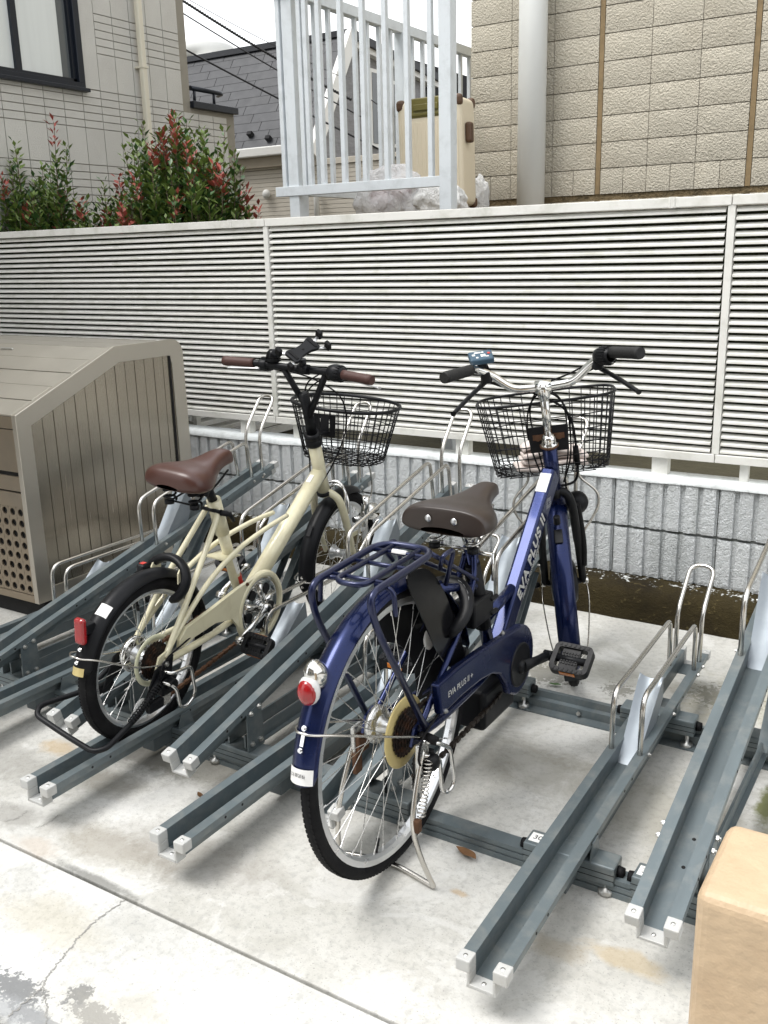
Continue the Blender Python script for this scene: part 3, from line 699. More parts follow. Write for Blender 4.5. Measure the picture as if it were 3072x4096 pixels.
def saddle(parent, o, mt, L, stations, tilt=0, rear_flat=True):
    """stations: (t along, half width, top height, side drop)"""
    vs = []; fs = []; k = 17
    for (t_, w, zt_, d) in stations:
        for i in range(k):
            a = math.pi * i / (k - 1); cx = math.cos(a); sx = math.sin(a)
            x = w * (abs(cx) ** .62) * (1 if cx > 0 else -1); z = zt_ - d + d * (sx ** .55)
            flare = 1.0
            vs.append((x * flare, t_ * L, z))
    n = len(stations)
    for j in range(n - 1):
        for i in range(k - 1): fs.append((j * k + i, j * k + i + 1, (j + 1) * k + i + 1, (j + 1) * k + i))
    # rear and nose closing, underside
    for j in (0, n - 1):
        cv = len(vs); t_, w, zt_, d = stations[j]; vs.append((0, t_ * L + (-.004 if j == 0 else .006), zt_ - d * .55))
        for i in range(k - 1): fs.append((j * k + i, j * k + i + 1, cv))
    for j in range(n - 1): fs.append((j * k, (j + 1) * k, (j + 1) * k + k - 1, j * k + k - 1))
    M = tr(*o) @ rotx(tilt)
    ob = part(MB().add(vs, fs, True), 'saddle', mt, parent, M)
    md = ob.modifiers.new('sub', 'SUBSURF'); md.levels = 2; md.render_levels = 2
    return ob, M
def helix(c0, c1, r, turns, n=10):
    c0, c1 = Vector(c0), Vector(c1); d = (c1 - c0); x = d.orthogonal().normalized(); y = d.normalized().cross(x); out = []
    m_ = int(turns * n)
    for i in range(m_ + 1): a = 2 * math.pi * i / n; out.append(c0 + d * (i / m_) + (x * math.cos(a) + y * math.sin(a)) * r)
    return out
def saddle_gear(sad, M, mt, y0, half):
    for s in (-1, 1):
        part(MB().tube(helix((s * half, y0, -.062), (s * half, y0 + .005, -.112), .017, 2.6, 12), .0034, 6), 'spring', mt, sad, M)
        part(MB().lathe([(0, 0), (.014, 0), (.014, .012), (0, .012)], M @ basis((s * half, y0, -.122), (0, 0, 1), (0, 1, 0), (-1, 0, 0)), 12), 'spring_cup', 'black_satin', sad)
        part(MB().tube(spline([(s * half, y0, -.116), (s * .03, y0 + .06, -.098), (s * .02, y0 + .12, -.092), (s * .014, y0 + .19, -.06)], 5), .0032, 6), 'rail', mt, sad, M)
    part(MB().tube([(-half, y0 + .012, -.118), (half, y0 + .012, -.118)], .003, 6), 'cross_rail', mt, sad, M)
    part(MB().box(-.024, .024, y0 + .045, y0 + .095, -.105, -.070).lathe([(0, -.034), (.008, -.034), (.008, .034), (0, .034)], tr(0, y0 + .07, -.10), 10), 'clamp', 'black_satin', sad, M, .003)
def chain(parent, pts, name='chain', mt='chain_steel', pitch=.0127, closed=False):
    P = [Vector(p) for p in pts]; seg = []; b = MB(); acc = 0; d_ = []
    path = P + ([P[0]] if closed else [])
    tot = sum((path[i + 1] - path[i]).length for i in range(len(path) - 1)); nl = int(tot / pitch)
    def at(s):
        for i in range(len(path) - 1):
            l = (path[i + 1] - path[i]).length
            if s <= l: return path[i].lerp(path[i + 1], s / l if l else 0)
            s -= l
        return path[-1]
    for k in range(nl):
        a = at(k * pitch); c_ = at((k + 1) * pitch); d = (c_ - a)
        if d.length < 1e-6: continue
        d.normalize(); x = Vector((1, 0, 0)); z = x.cross(d).normalized(); x = d.cross(z); M = basis((a + c_) / 2, x, d, z)
        w = .0050 if k % 2 else .0034; h_ = .0050 if k % 2 else .0036
        b.box(-w, w, -.0078, .0078, -h_, h_, M)
    return part(b, name, mt, parent)
def cog(b, r, x0, x1, teeth, M, depth=.004):
    o = []
    for i in range(teeth * 2): rr = r if i % 2 else r - depth; a = math.pi * i / teeth; o.append((rr * math.cos(a), rr * math.sin(a)))
    b.prism(o, x0, x1, M)
def pedal(parent, c, mt='black_satin', lens='amber_lens', tilt=0, w=.098, l=.068, side=1):
    M = tr(*c) @ rotx(tilt); h = .0125
    o = MB()
    out = rrect(w / 2, l / 2, .016, 4); inn = rrect(w / 2 - .013, l / 2 - .013, .008, 4); n = len(out); vs = []
    for z in (-h, h): vs += [(x, y, z) for x, y in out] + [(x, y, z) for x, y in inn]
    fs = []
    for k in range(n):
        j = (k + 1) % n; fs += [(k, j, n + j, n + k), (2 * n + k, 3 * n + k, 3 * n + j, 2 * n + j), (k, 2 * n + k, 2 * n + j, j), (n + k, n + j, 3 * n + j, 3 * n + k)]
    o.add(vs, fs, False); o.lathe([(0, -w / 2 + .005), (.011, -w / 2 + .005), (.011, w / 2 - .01), (0, w / 2 - .01)], None, 12)
    o.box(-w * .28, w * .18, -l / 2 + .01, l / 2 - .01, -.006, .006)
    for i in range(7):
        for s in (-1, 1):
            for z in (-1, 1): o.box(-w * .36 + i * w * .12 - .003, -w * .36 + i * w * .12 + .003, s * (l / 2 - .0065) - .004, s * (l / 2 - .0065) + .004, z * h - .002, z * h + .002)
    for i in range(6):
        for j in range(5): o.box(-w * .26 + i * .008, -w * .26 + i * .008 + .005, -.018 + j * .008, -.013 + j * .008, -.0085, .0085)
    p_ = part(o, 'pedal', mt, parent, M)
    for s in (-1, 1): part(MB().box(-.022, .022, s * (l / 2 + .0005) - .001, s * (l / 2 + .0005) + .001, -.007, .007), 'reflector', lens, p_, M, .001)
    return p_
def basket(parent, M, top, bot, zt_, zb_, y_t, y_b, rings, nver, rr, rim_r, name='basket', wr=.0017, mt='black_satin', expo=2.6):
    """top/bot = (half width, half depth); y centre for each; superellipse plan"""
    def pt(f, a):
        hw = bot[0] + (top[0] - bot[0]) * f; hd = bot[1] + (top[1] - bot[1]) * f; z = zb_ + (zt_ - zb_) * f; yc = y_b + (y_t - y_b) * f
        ca, sa = math.cos(a), math.sin(a)
        return Vector((hw * math.copysign(abs(ca) ** (2 / expo), ca), yc + hd * math.copysign(abs(sa) ** (2 / expo), sa), z))
    E_ = empty(name); E_.parent = parent
    part(MB().tube([pt(1, 2 * math.pi * i / 64) for i in range(64)], rim_r, 8, closed=True), 'rim', mt, E_, M)
    w = MB()
    for f in rings: w.tube([pt(f, 2 * math.pi * i / 56) for i in range(56)], wr, 5, closed=True)
    part(w, 'ring_wires', mt, E_, M)
    w = MB()
    for k in range(nver):
        a = 2 * math.pi * (k + .5) / nver; w.tube([pt(1, a), pt(.5, a), pt(.06, a), pt(0, a).lerp(Vector((0, y_b, zb_)), .12)], wr, 5)
    part(w, 'upright_wires', mt, E_, M)
    w = MB()
    for k in range(-5, 6):
        u = k / 5.6; x = bot[0] * u; hd = bot[1] * (1 - abs(u) ** expo) ** (1 / expo); w.tube([(x, y_b - hd, zb_), (x, y_b + hd, zb_)], wr, 5)
    for k in range(-4, 5):
        u = k / 4.6; y = bot[1] * u; hw = bot[0] * (1 - abs(u) ** expo) ** (1 / expo); w.tube([(-hw, y_b + y, zb_ - .003), (hw, y_b + y, zb_ - .003)], wr, 5)
    part(w, 'floor_wires', mt, E_, M)
    return E_
def mir(pts): return [(-p[0], p[1], p[2]) for p in pts]
def both(f):
    for s in (-1, 1): f(s)
def sx(pts, s): return [(p[0] * s, p[1], p[2]) for p in pts]

# ---------------------------------------------------------------- blue bicycle
bl = empty('bicycle', (-1.018, -1.83, 0), 'dark blue electric city bicycle with rear carrier and black wire basket', 'bicycle', 'bicycles parked at the rack')
RA = (0, 0, .340); FA = (0, 1.105, .338)
A0 = Vector((0, .875, .823)); adir = Vector((0, -.296, .955)).normalized()
ST = tr(*A0) @ Matrix.Rotation(R(24), 4, adir) @ tr(*(-A0))
def axp(z): return (0, A0.y - .31 * (z - A0.z), z)
wheel(bl, 'rear_wheel', RA, .330, .0175, .3015, I4, 36, .034, .017, 'alu_rim', valve=-107)
wheel(bl, 'front_wheel', FA, .330, .0175, .3015, ST, 36, .034, .05, 'black_satin', [(0, -.055), (.008, -.055), (.010, -.044), (.055, -.040), (.072, -.030), (.074, -.008), (.074, .008), (.072, .030), (.055, .040), (.010, .044), (.008, .055), (0, .055)])
rfn = fender(bl, 'rear_fender', 'blue_paint', RA, .348, .062, 12, 174, I4, .018)
ffn = fender(bl, 'front_fender', 'blue_paint', FA, .348, .062, 62, 214, ST, .018)
part(MB().lathe([(.3475, -.023), (.3475, .023), (.345, .026), (.345, -.026)], ST @ tr(*FA) @ rotx(R(213)), 6, True, True, a0=0, a1=R(7)), 'mud_flap', 'black_satin', ffn)
# frame
fr = MB()
dtd = (Vector((0, .892, .742)) - Vector((0, .50, .285))).normalized(); dtn = Vector((0, -dtd.z, dtd.y))
DT0, DT1 = Vector((0, .50, .285)), Vector((0, .888, .737))
fr.sweep([DT0, DT0.lerp(DT1, .6), DT1], rrect(.0205, .030, .008), upv=dtn, smooth=False)
fr.tube([axp(.69), axp(.825)], .0215, 18)
fr.tube([(0, .505, .30), (0, .376, .662)], .0168, 16)
fr.tube([(0, .462, .438), (0, .628, .470)], .0145, 14)
fr.lathe([(0, -.036), (.024, -.036), (.024, .036), (0, .036)], tr(0, .490, .312), 18)
for s in (-1, 1):
    fr.tube(sx(spline([(.012, .376, .640), (.024, .345, .575), (.050, .22, .50), (.060, .02, .352)], 6), s), .0078, 10)
    fr.tube(sx(spline([(.026, .47, .312), (.045, .30, .318), (.062, .10, .330), (.062, .0, .340)], 5), s), .010, 10)
    fr.prism([(-.03, .325), (.035, .318), (.05, .345), (.02, .372), (-.015, .362)], s * .060, s * .066)
fo = part(fr, 'frame', 'blue_paint', bl)
part(MB().tube([(0, .452, .425), (0, .385, .615)], .0225, 16), 'battery_tube', 'black_satin', fo)
part(MB().box(-.030, .030, .345, .455, .455, .525).box(.022, .036, .435, .475, .462, .474).box(.022, .036, .435, .475, .500, .512), 'battery_bracket', 'black_satin', fo, None, .006)
part(MB().box(-.045, .045, .37, .56, .165, .275), 'drive_box', 'black_satin', bl, None, .012, 3)
part(MB().tube([(-.03, .392, .642), (.055, .392, .642)], .0055, 10).tube([(.055, .392, .646), (.055, .395, .575)], .004, 8), 'seat_clamp', 'chrome', fo)
# lettering along the down tube (right face) and emblem dots
tm = basis(DT0.lerp(DT1, .555) + Vector((.0208, 0, 0)) + dtn * .004, dtd, dtn, (1, 0, 0))
text('EVA PLUS II', .0455, tm @ Matrix.Scale(1.06, 4, (1, 0, 0)), 'silver_print', fo, shear=.12, offset=.0013, space=1.06)
text("MERCI DE M'AVOIR CHOISI", .0135, basis(DT0.lerp(DT1, .50) + Vector((.0208, 0, 0)) - dtn * .0215, dtd, dtn, (1, 0, 0)), 'silver_print', fo, shear=.1)
b = MB(); e0 = DT0.lerp(DT1, .845) + Vector((.0206, 0, 0))
for i in range(-4, 5):
    for j in range(-3, 4):
        if 2 <= abs(i) + abs(j) <= 4:
            b.lathe([(0, .0006), (.0011, .0004), (.0013, 0)], basis(e0 + dtd * i * .0048 + dtn * j * .0048, (1, 0, 0), dtd, dtd.cross(Vector((1, 0, 0))) * -1), 6)
part(b, 'emblem_dots', 'silver_print', fo)
part(MB().box(-.0165, .0165, -.030, .030, 0, .0006, basis(DT0.lerp(DT1, .925) + dtn * .0302, (1, 0, 0), dtd, dtn)), 'white_sticker', 'sticker', fo)
# fork, headset, stem
f = MB()
f.tube([axp(.69), axp(.66)], .018, 12)
for s in (-1, 1): f.tube(sx(spline([(0, axp(.672)[1], .676), (.028, axp(.668)[1] + .004, .670), (.046, axp(.63)[1] + .006, .63), (.054, 1.02, .50), (.058, 1.09, .38), (.060, 1.105, .338)], 6), s), [.013] * 6 + [.0135] * 13 + [.012] * 12, 12)
fk = part(f, 'fork', 'black_satin', bl, ST)
part(MB().tube(spline([(.062, .975, .62), (.070, 1.03, .49), (.066, 1.075, .40)], 6), .0105, 8), 'cable_sleeve', 'rubber', fk, ST)
part(MB().lathe([(0, -.072), (.010, -.072), (.010, -.06), (.006, -.06), (.006, .06), (.010, .06), (.010, .075), (0, .078)], tr(*FA), 10), 'axle', 'chrome', fk, ST)
part(MB().tube([(-.08, 1.10, .338), (-.105, 1.085, .334)], [.010, .008], 10), 'axle_cap', 'black_satin', fk, ST)
hm = basis(axp(.825), adir, (1, 0, 0), adir.cross(Vector((1, 0, 0))))
part(MB().lathe([(.022, -.004), (.025, 0), (.025, .006), (.020, .010), (.021, .016), (.0185, .026), (.0135, .032), (0, .032)], hm, 20), 'headset', 'chrome', bl)
part(MB().lathe([(.024, -.006), (.027, -.003), (.027, .001), (.022, .003)], hm, 20), 'headset_cup', 'rust_steel', bl)
stm = MB().tube([axp(.84), axp(.985)], .0122, 16); stm.lathe([(0, .022), (.011, .022), (.017, .014), (.018, 0), (.017, -.016), (.0125, -.028)], basis(axp(.985), adir, (1, 0, 0), adir.cross(Vector((1, 0, 0)))), 16)
stm.lathe([(0, -.024), (.0185, -.022), (.0185, .022), (0, .024)], tr(0, axp(.995)[1] + .004, .997), 16)
part(stm, 'stem', 'chrome', bl, ST)
hy = axp(.995)[1] + .004
bar = spline([(-.188, .748, 1.073), (-.172, .773, 1.070), (-.135, .800, 1.047), (-.085, .818, 1.006), (-.04, hy, .997), (.04, hy, .997), (.085, .818, 1.006), (.135, .800, 1.047), (.172, .773, 1.070), (.188, .748, 1.073)], 7)
hb = part(MB().tube(bar, .0112, 14), 'handlebar', 'chrome', bl, ST)
for s in (-1, 1):
    g = MB(); pa = [Vector((s * .186, .752, 1.0735)), Vector((s * .252, .660, 1.070))]; d = pa[1] - pa[0]
    rr_ = [.0150, .0158, .0155, .0158, .0155, .0158, .0155, .0160, .0165, .0150]
    g.tube([pa[0] + d * i / 9 for i in range(10)], rr_, 14)
    part(g, 'grip', 'black_grip', bl, ST)
    lv = empty('brake_lever'); lv.parent = bl
    part(MB().box(s * .150 - .012, s * .150 + .012, .778, .808, 1.028, 1.060).tube([(s * .15, .795, 1.06), (s * .15, .795, 1.03)], .016, 10), 'bracket', 'black_satin', lv, ST, .004)
    part(MB().tube(spline([(s * .150, .802, 1.035), (s * .168, .800, 1.022), (s * .200, .762, 1.000), (s * .232, .712, .976), (s * .242, .698, .968)], 5), [.0095] * 6 + [.0085] * 9 + [.008] * 5 + [.010], 8, flat=(.75, 1.3)), 'lever', 'black_satin', lv, ST)
# twist shifter right, display left
tw0 = Vector((.158, .782, 1.066)); twd = Vector((.066, -.092, -.002)).normalized(); y_ = twd.orthogonal().normalized(); TWM = basis(tw0, twd, y_, twd.cross(y_))
b = MB().lathe([(.013, -.012), (.019, -.010), (.022, 0), (.025, .012), (.0245, .026), (.020, .042), (.016, .046)], TWM, 20)
for i in range(20): a = 2 * math.pi * i / 20; b.box(.010, .040, .0235, .026, -.0016, .0016, TWM @ rotx(a))
part(b, 'twist_shifter', 'black_satin', bl, ST)
dm = tr(-.158, .792, 1.100) @ rotz(R(12)) @ rotx(R(28))
ds = part(MB().box(-.033, .033, -.024, .024, -.009, .009), 'display', 'display_wrap', bl, ST @ dm, .005, 3)
part(MB().box(-.012, .012, -.02, .012, -.026, -.009), 'display_mount', 'black_satin', ds, ST @ dm, .003)
b = MB()
for (x, y, w, h) in ((-.008, .012, .009, .003), (.006, .012, .003, .003), (-.02, .002, .004, .004), (.002, -.004, .003, .006), (.009, -.004, .003, .006), (.016, -.010, .004, .002), (-.012, -.012, .003, .003)): b.box(x - w, x + w, y - h, y + h, .0091, .0096)
part(b, 'display_icons', 'sticker', ds, ST @ dm)
part(MB().lathe([(0, .001), (.0045, .001), (.0045, 0)], ST @ dm @ basis((.022, .004, .0093), (0, 0, 1), (1, 0, 0), (0, 1, 0)), 12), 'power_button', 'red_print', ds)
# cables
for i, pts in enumerate([[(-.15, .80, 1.035), (-.11, .83, 1.01), (-.03, .87, .985), (.03, .90, .96), (.06, .92, .90), (.058, .94, .78), (.03, .93, .70)],
                         [(-.15, .81, 1.03), (-.08, .85, 1.0), (.0, .89, .985), (.05, .91, .93), (.052, .93, .80), (.035, .94, .70), (.05, .97, .62)],
                         [(.15, .80, 1.035), (.08, .84, 1.01), (-.02, .88, .97), (-.055, .90, .90), (-.05, .92, .80), (-.02, .90, .70)],
                         [(.155, .785, 1.06), (.08, .835, 1.025), (-.01, .87, .99), (-.045, .90, .92), (-.035, .92, .82), (-.02, .90, .72)],
                         [(-.15, .79, 1.09), (-.12, .82, 1.03), (-.02, .89, .97), (.062, .92, .90), (.075, .95, .76), (.065, .99, .69), (.02, .95, .685)]]):
    part(MB().tube(spline(pts, 8), [.0027, .0025, .0027, .0025, .0038][i], 6), 'cable', 'rubber', bl, ST)
part(MB().tube([(.073, .945, .80), (.075, .955, .745)], .009, 10), 'connector', 'rubber', bl, ST)
# basket with bracket, lamp and stays
bk = basket(bl, ST, (.204, .140), (.168, .105), .942, .728, 1.050, 1.035, (.02, .12, .24, .40, .58, .78), 34, .06, .0042, expo=3.4)
part(MB().box(-.055, .055, .905, .9075, .80, .875).box(-.016, .016, .855, .906, .826, .846), 'bracket', 'black_satin', bk, ST, .002)
part(MB().box(-.045, .045, .9045, .9055, .836, .852).tube([(-.03, .9, .842), (-.03, .91, .842)], .009, 10).tube([(.03, .9, .842), (.03, .91, .842)], .009, 10), 'rusty_bolts', 'rust_steel', bk, ST)
for s in (-1, 1): part(MB().tube(spline([(s * .064, 1.105, .338), (s * .072, 1.10, .44), (s * .076, 1.09, .50), (s * .10, 1.09, .535), (s * .128, 1.085, .585), (s * .125, 1.08, .63), (s * .085, 1.07, .675), (s * .075, 1.06, .70), (s * .075, 1.05, .728)], 6), .0042, 8), 'basket_stay', 'stainless', bk, ST)
part(MB().lathe([(0, -.03), (.018, -.028), (.034, -.012), (.036, .004), (.033, .008), (0, .010)], basis((.062, 1.03, .612), (0, 1, 0), (1, 0, 0), (0, 0, -1)), 20).box(.03, .05, .985, 1.02, .60, .615), 'headlamp', 'black_satin', bl, ST)
# front fender stay loop
part(MB().tube(spline([(.068, 1.105, .338), (.072, 1.07, .28), (.052, .86, .215), (.03, .805, .200), (0, .790, .196), (-.03, .805, .200), (-.052, .86, .215), (-.072, 1.07, .28), (-.068, 1.105, .338)], 6), .0024, 6), 'fender_stay', 'stainless', ffn, ST)
b = MB(); 
for a in (197.5, 206): bolt(b, (0, FA[1] + .349 * math.cos(R(a)), FA[2] + .349 * math.sin(R(a))), (0, math.cos(R(a)), math.sin(R(a))), .0055, .003)
part(b, 'stay_bolts', 'chrome', ffn, ST)
part(MB().box(-.012, .012, -.022, .022, 0, .004, tr(*FA) @ rotx(R(140)) @ tr(0, .349, 0) @ rotx(R(-90))).tube([(0, .84, .60), (.0, .83, .625)], .010, 8), 'fender_bridge', 'black_satin', ffn, ST, .002)
# rear stay, reflector lamp, sticker
part(MB().tube(spline([(.078, .0, .340), (.070, -.10, .385), (.045, -.27, .462), (.02, -.318, .478), (0, -.325, .480), (-.02, -.318, .478), (-.045, -.27, .462), (-.070, -.10, .385), (-.078, .0, .340)], 6), .0027, 6), 'fender_stay', 'stainless', rfn)
b = MB()
for a in (155, 162): bolt(b, (0, .349 * math.cos(R(a)), .340 + .349 * math.sin(R(a))), (0, math.cos(R(a)), math.sin(R(a))), .006, .004)
b.box(-.004, .004, -.014, .014, -.001, .002, tr(*RA) @ rotx(R(158.5)) @ tr(0, .349, 0) @ rotx(R(-90))); part(b, 'stay_bolts', 'chrome', rfn)
tlm = tr(0, .349 * math.cos(R(141)), .340 + .349 * math.sin(R(141)))
part(MB().ball((0, -.002, .020), .029, 16, (.75, 1.0, 1.3), rotx(R(28))), 'lamp_shell', 'chrome', rfn, tlm)
part(MB().ball((0, -.026, .0), .029, 18, (.82, .62, 1.05)), 'lens_rim', 'clear_lens', rfn, tlm)
part(MB().ball((0, -.034, -.002), .0265, 18, (.80, .55, 1.0)), 'tail_lens', 'red_lens', rfn, tlm)
smx = tr(*RA) @ rotx(R(170.5)) @ tr(0, .3505, 0) @ rotx(R(-90)); sk = MB(); vs = []; 
for i in range(9):
    u = -1 + 2 * i / 8; x = .0265 * u
    for z_ in (-.016, .016): vs.append((x, z_, -.0175 * (abs(x) / .031) ** 2.2))
sk.add(vs, [(2 * i, 2 * i + 1, 2 * i + 3, 2 * i + 2) for i in range(8)]); part(sk, 'sticker', 'sticker', rfn, smx)
text('株式会社', .0085, smx @ tr(0, .004, .0012) @ rotz(R(180)), 'ink', rfn, ext=.0001)
# carrier
ca = empty('rear_carrier'); ca.parent = bl
out = fillet([(.078, .012, .352), (.074, -.168, .652), (.070, -.190, .728), (.070, .085, .742), (-.070, .085, .742), (-.070, -.190, .728), (-.074, -.168, .652), (-.078, .012, .352)], [.10, .045, .055, .055, .045, .10], 7)
part(MB().tube(out, .0078, 12), 'outer_rail', 'navy_paint', ca)
part(MB().tube(fillet([(.034, .070, .7405), (.036, -.155, .731), (-.036, -.155, .731), (-.034, .070, .7405)], .03, 6), .0062, 10), 'inner_rail', 'navy_paint', ca)
for y in (-.115, -.030, .045): part(MB().tube([(-.070, y, .7255 + (y + .19) * .05), (.070, y, .7255 + (y + .19) * .05)], .0055, 8), 'cross_bar', 'navy_paint', ca)
part(MB().tube([(-.018, .046, .738), (.018, .046, .738)], .0068, 8), 'bar_sleeve', 'sticker', ca)
for s in (-1, 1):
    part(MB().tube([(s * .058, .075, .738), (s * .022, .372, .578)], .0058, 8), 'strut', 'navy_paint', ca)
    part(MB().tube(fillet([(s * .045, -.125, .726), (s * .088, -.125, .724), (s * .092, -.125, .672)], .018, 5) + [(s * .092, -.125, .668)], .0055, 8), 'hook', 'navy_paint', ca)
    part(MB().tube(fillet([(s * .060, .115, .690), (s * .078, .095, .728), (s * .075, .155, .728), (s * .055, .15, .64)], .02, 4), .0055, 8), 'hook', 'navy_paint', ca)
part(MB().tube([(.03, .16, .625), (.018, .365, .562)], .0105, 12).tube([(-.03, .16, .625), (-.018, .365, .562)], .0105, 12), 'lower_brace', 'blue_paint', ca)
# dress guards, ring lock
gd = [(-.005, .702), (.06, .706), (.115, .672), (.165, .610), (.205, .540), (.240, .470), (.258, .425), (.240, .408), (.205, .412), (.150, .455), (.095, .530), (.045, .615)]
cgd = (sum(p[0] for p in gd) / len(gd), sum(p[1] for p in gd) / len(gd))
def guard(s):
    part(MB().prism([tuple(v[:2]) for v in ((q.x, q.y) for q in spline([(a, b_, 0) for a, b_ in gd], 4, True))], s * .044, s * .0475), 'dress_guard', 'black_gloss', bl)
guard(1)
part(MB().lathe([(.185, -.044), (.335, -.044), (.335, -.047), (.185, -.047)], tr(*RA), 20, True, False, a0=R(-8), a1=R(88)), 'dress_guard', 'black_satin', bl)
rl = MB(); ang = R(43); rc = Vector((0, .305 * math.cos(ang), .340 + .305 * math.sin(ang))); rad = Vector((0, math.cos(ang), math.sin(ang)))
rl.tube([rc + Vector((1, 0, 0)) * .066 * math.cos(R(a)) + rad * .075 * math.sin(R(a)) for a in range(-50, 231, 14)], .012, 10, flat=(1.5, .8), upv=rad)
lk = part(rl, 'ring_lock', 'black_satin', bl)
part(MB().tube([rc + Vector((1, 0, 0)) * .070 * math.cos(R(a)) + rad * .0795 * math.sin(R(a)) for a in range(20, 75, 9)], .009, 8), 'lock_plate', 'alu_rim', lk)
# drivetrain
BBc = (0, .490, .314)
cc = [(.045, .446), (.14, .449), (.25, .447), (.36, .438)] + [(.478 + .094 * math.cos(R(a)), .336 + .094 * math.sin(R(a))) for a in range(95, -106, -13)] + [(.425, .262), (.405, .300), (.372, .338), (.325, .360), (.26, .370), (.16, .372), (.062, .364)]
cgo = part(MB().prism(cc, .070, .092), 'chain_guard', 'blue_paint', bl, None, .006, 3)
part(MB().lathe([(.060, -.002), (.058, .003), (.053, .0015), (.020, .001), (0, .001)], tr(.0925, .484, .322), 28), 'guard_recess', 'black_satin', cgo)
text('EVA PLUS II +', .021, basis((.0924, .150, .404), (0, 1, 0), (0, -.08, 1), (1, 0, 0)), 'silver_print', cgo, shear=.12, ext=.0003)
b = MB(); bolt(b, (.080, .40, .436), (0, 0, 1), .006, .003); bolt(b, (.092, .075, .372), (1, 0, 0), .006, .003); part(b, 'guard_screws', 'bolt_zinc', cgo)
CR, CL = Vector((.103, .648, .286)), Vector((-.103, .332, .342))
for cv, s in ((CR, 1), (CL, -1)):
    c0 = Vector((s * .086, BBc[1], BBc[2])); c1 = cv.copy()
    k = MB().tube([c0 + Vector((s * .010, 0, 0)), c0.lerp(c1, .5) + Vector((s * .006, 0, 0)), c1], [.0165, .012, .0135], 12, flat=(1.1, .75), upv=(0, 0, 1))
    k.lathe([(0, -.016), (.019, -.016), (.019, .012), (.014, .017), (0, .017)], xa(c0, s), 16); k.lathe([(0, -.012), (.0145, -.012), (.0145, .010), (0, .010)], xa(c1, s), 14)
    part(k, 'crank_arm', 'black_satin', bl)
    part(MB().tube([c1, c1 + Vector((s * .03, 0, 0))], .006, 8), 'pedal_axle', 'black_satin', bl)
    pedal(bl, c1 + Vector((s * .068, 0, 0)), 'black_satin', 'amber_lens', R(38 if s > 0 else 8), .108, .088)
b = MB()
for i, (r_, x) in enumerate(((.058, .034), (.052, .038), (.046, .042), (.040, .046), (.034, .050), (.028, .054))): cog(b, r_, x, x + .0018, 26 - 3 * i, tr(*RA))
part(b, 'sprockets', 'sprocket_black', bl)
part(MB().lathe([(.022, .028), (.080, .027), (.083, .030), (.080, .032), (.022, .031)], tr(*RA), 40, True), 'spoke_protector', 'gold_plate', bl)
part(MB().lathe([(0, -.030), (.038, -.030), (.044, -.036), (.044, -.048), (.034, -.052), (0, -.052)], tr(*RA), 28), 'roller_brake', 'steel_wire', bl)
chain(bl, [(.046, .49, .400), (.046, .02, .386)]); chain(bl, [(.046, .47, .236), (.046, .38, .226), (.044, .045, .208), (.044, .02, .214), (.044, .006, .235)])
der = empty('derailleur'); der.parent = bl
part(MB().box(.066, .090, -.03, .03, .255, .300).lathe([(0, 0), (.020, 0), (.020, .03), (.012, .036), (0, .036)], basis((.078, .0, .284), (1, 0, 0), (0, 1, 0), (0, 0, 1)), 14), 'body', 'black_satin', der, None, .004)
part(MB().add([(.056, .01, .275), (.056, .045, .245), (.056, .035, .19), (.056, .005, .195), (.052, .01, .275), (.052, .045, .245), (.052, .035, .19), (.052, .005, .195)], [(0, 1, 2, 3), (7, 6, 5, 4), (0, 4, 5, 1), (1, 5, 6, 2), (2, 6, 7, 3), (3, 7, 4, 0)], False), 'cage', 'steel_wire', der, None, .002)
b = MB(); cog(b, .021, .046, .050, 11, tr(0, .02, .212), .005); cog(b, .021, .046, .050, 11, tr(0, .022, .262), .005); part(b, 'pulleys', 'black_satin', der)
part(MB().tube(fillet([(.075, -.015, .335), (.112, .0, .335), (.118, .05, .30), (.116, .075, .20), (.112, .05, .185), (.108, .028, .20), (.108, .02, .29), (.085, -.02, .305)], .018, 4), .0048, 8), 'guard_loop', 'chrome', der)
part(MB().tube([(.07, 0, .340), (.088, 0, .340)], .0115, 8).tube([(.088, 0, .34), (.112, 0, .338)], [.012, .010], 12), 'axle_nut', 'rubber', bl)
part(MB().tube(spline([(.05, .16, .355), (.075, .07, .36), (.09, -.02, .35), (.092, -.045, .31), (.088, -.02, .275)], 6), .0027, 6), 'shift_cable', 'rubber', bl)
ks = empty('kickstand'); ks.parent = bl
pts = spline([(.086, -.015, .318), (.090, -.055, .245), (.096, -.080, .17), (.108, -.075, .10), (.125, -.052, .018)], 5)
legs = pts[:-1] + fillet([pts[-1], (.128, -.048, .008), (0, -.020, .008), (-.128, -.048, .008), (-pts[-1].x, pts[-1].y, pts[-1].z)], [.012, .05, .012], 4)[1:-1] + [Vector((-p.x, p.y, p.z)) for p in reversed(pts)]
part(MB().tube(legs, .0062, 10), 'leg_loop', 'stainless', ks)
for s in (-1, 1):
    part(MB().box(*sorted((s * .078, s * .090)), -.040, .006, .262, .338), 'mount', 'steel_wire', ks, None, .004)
part(MB().tube(helix((.104, -.022, .30), (.106, -.062, .185), .0085, 15, 8), .0016, 5), 'spring', 'stainless', ks)
part(MB().box(.098, .112, -.085, -.068, .155, .185), 'spring_hook', 'rust_steel', ks, None, .003)
part(MB().box(-.084, -.068, -.035, .008, .27, .315).box(-.082, -.070, -.048, -.02, .225, .275), 'latch', 'rust_steel', ks, None, .004)
part(MB().ball((0, 0, 0), .022, 12, (.35, 1, 1.25), rotx(R(20))), 'spoke_reflector', 'clear_lens', bl, tr(.010, .15, .50))
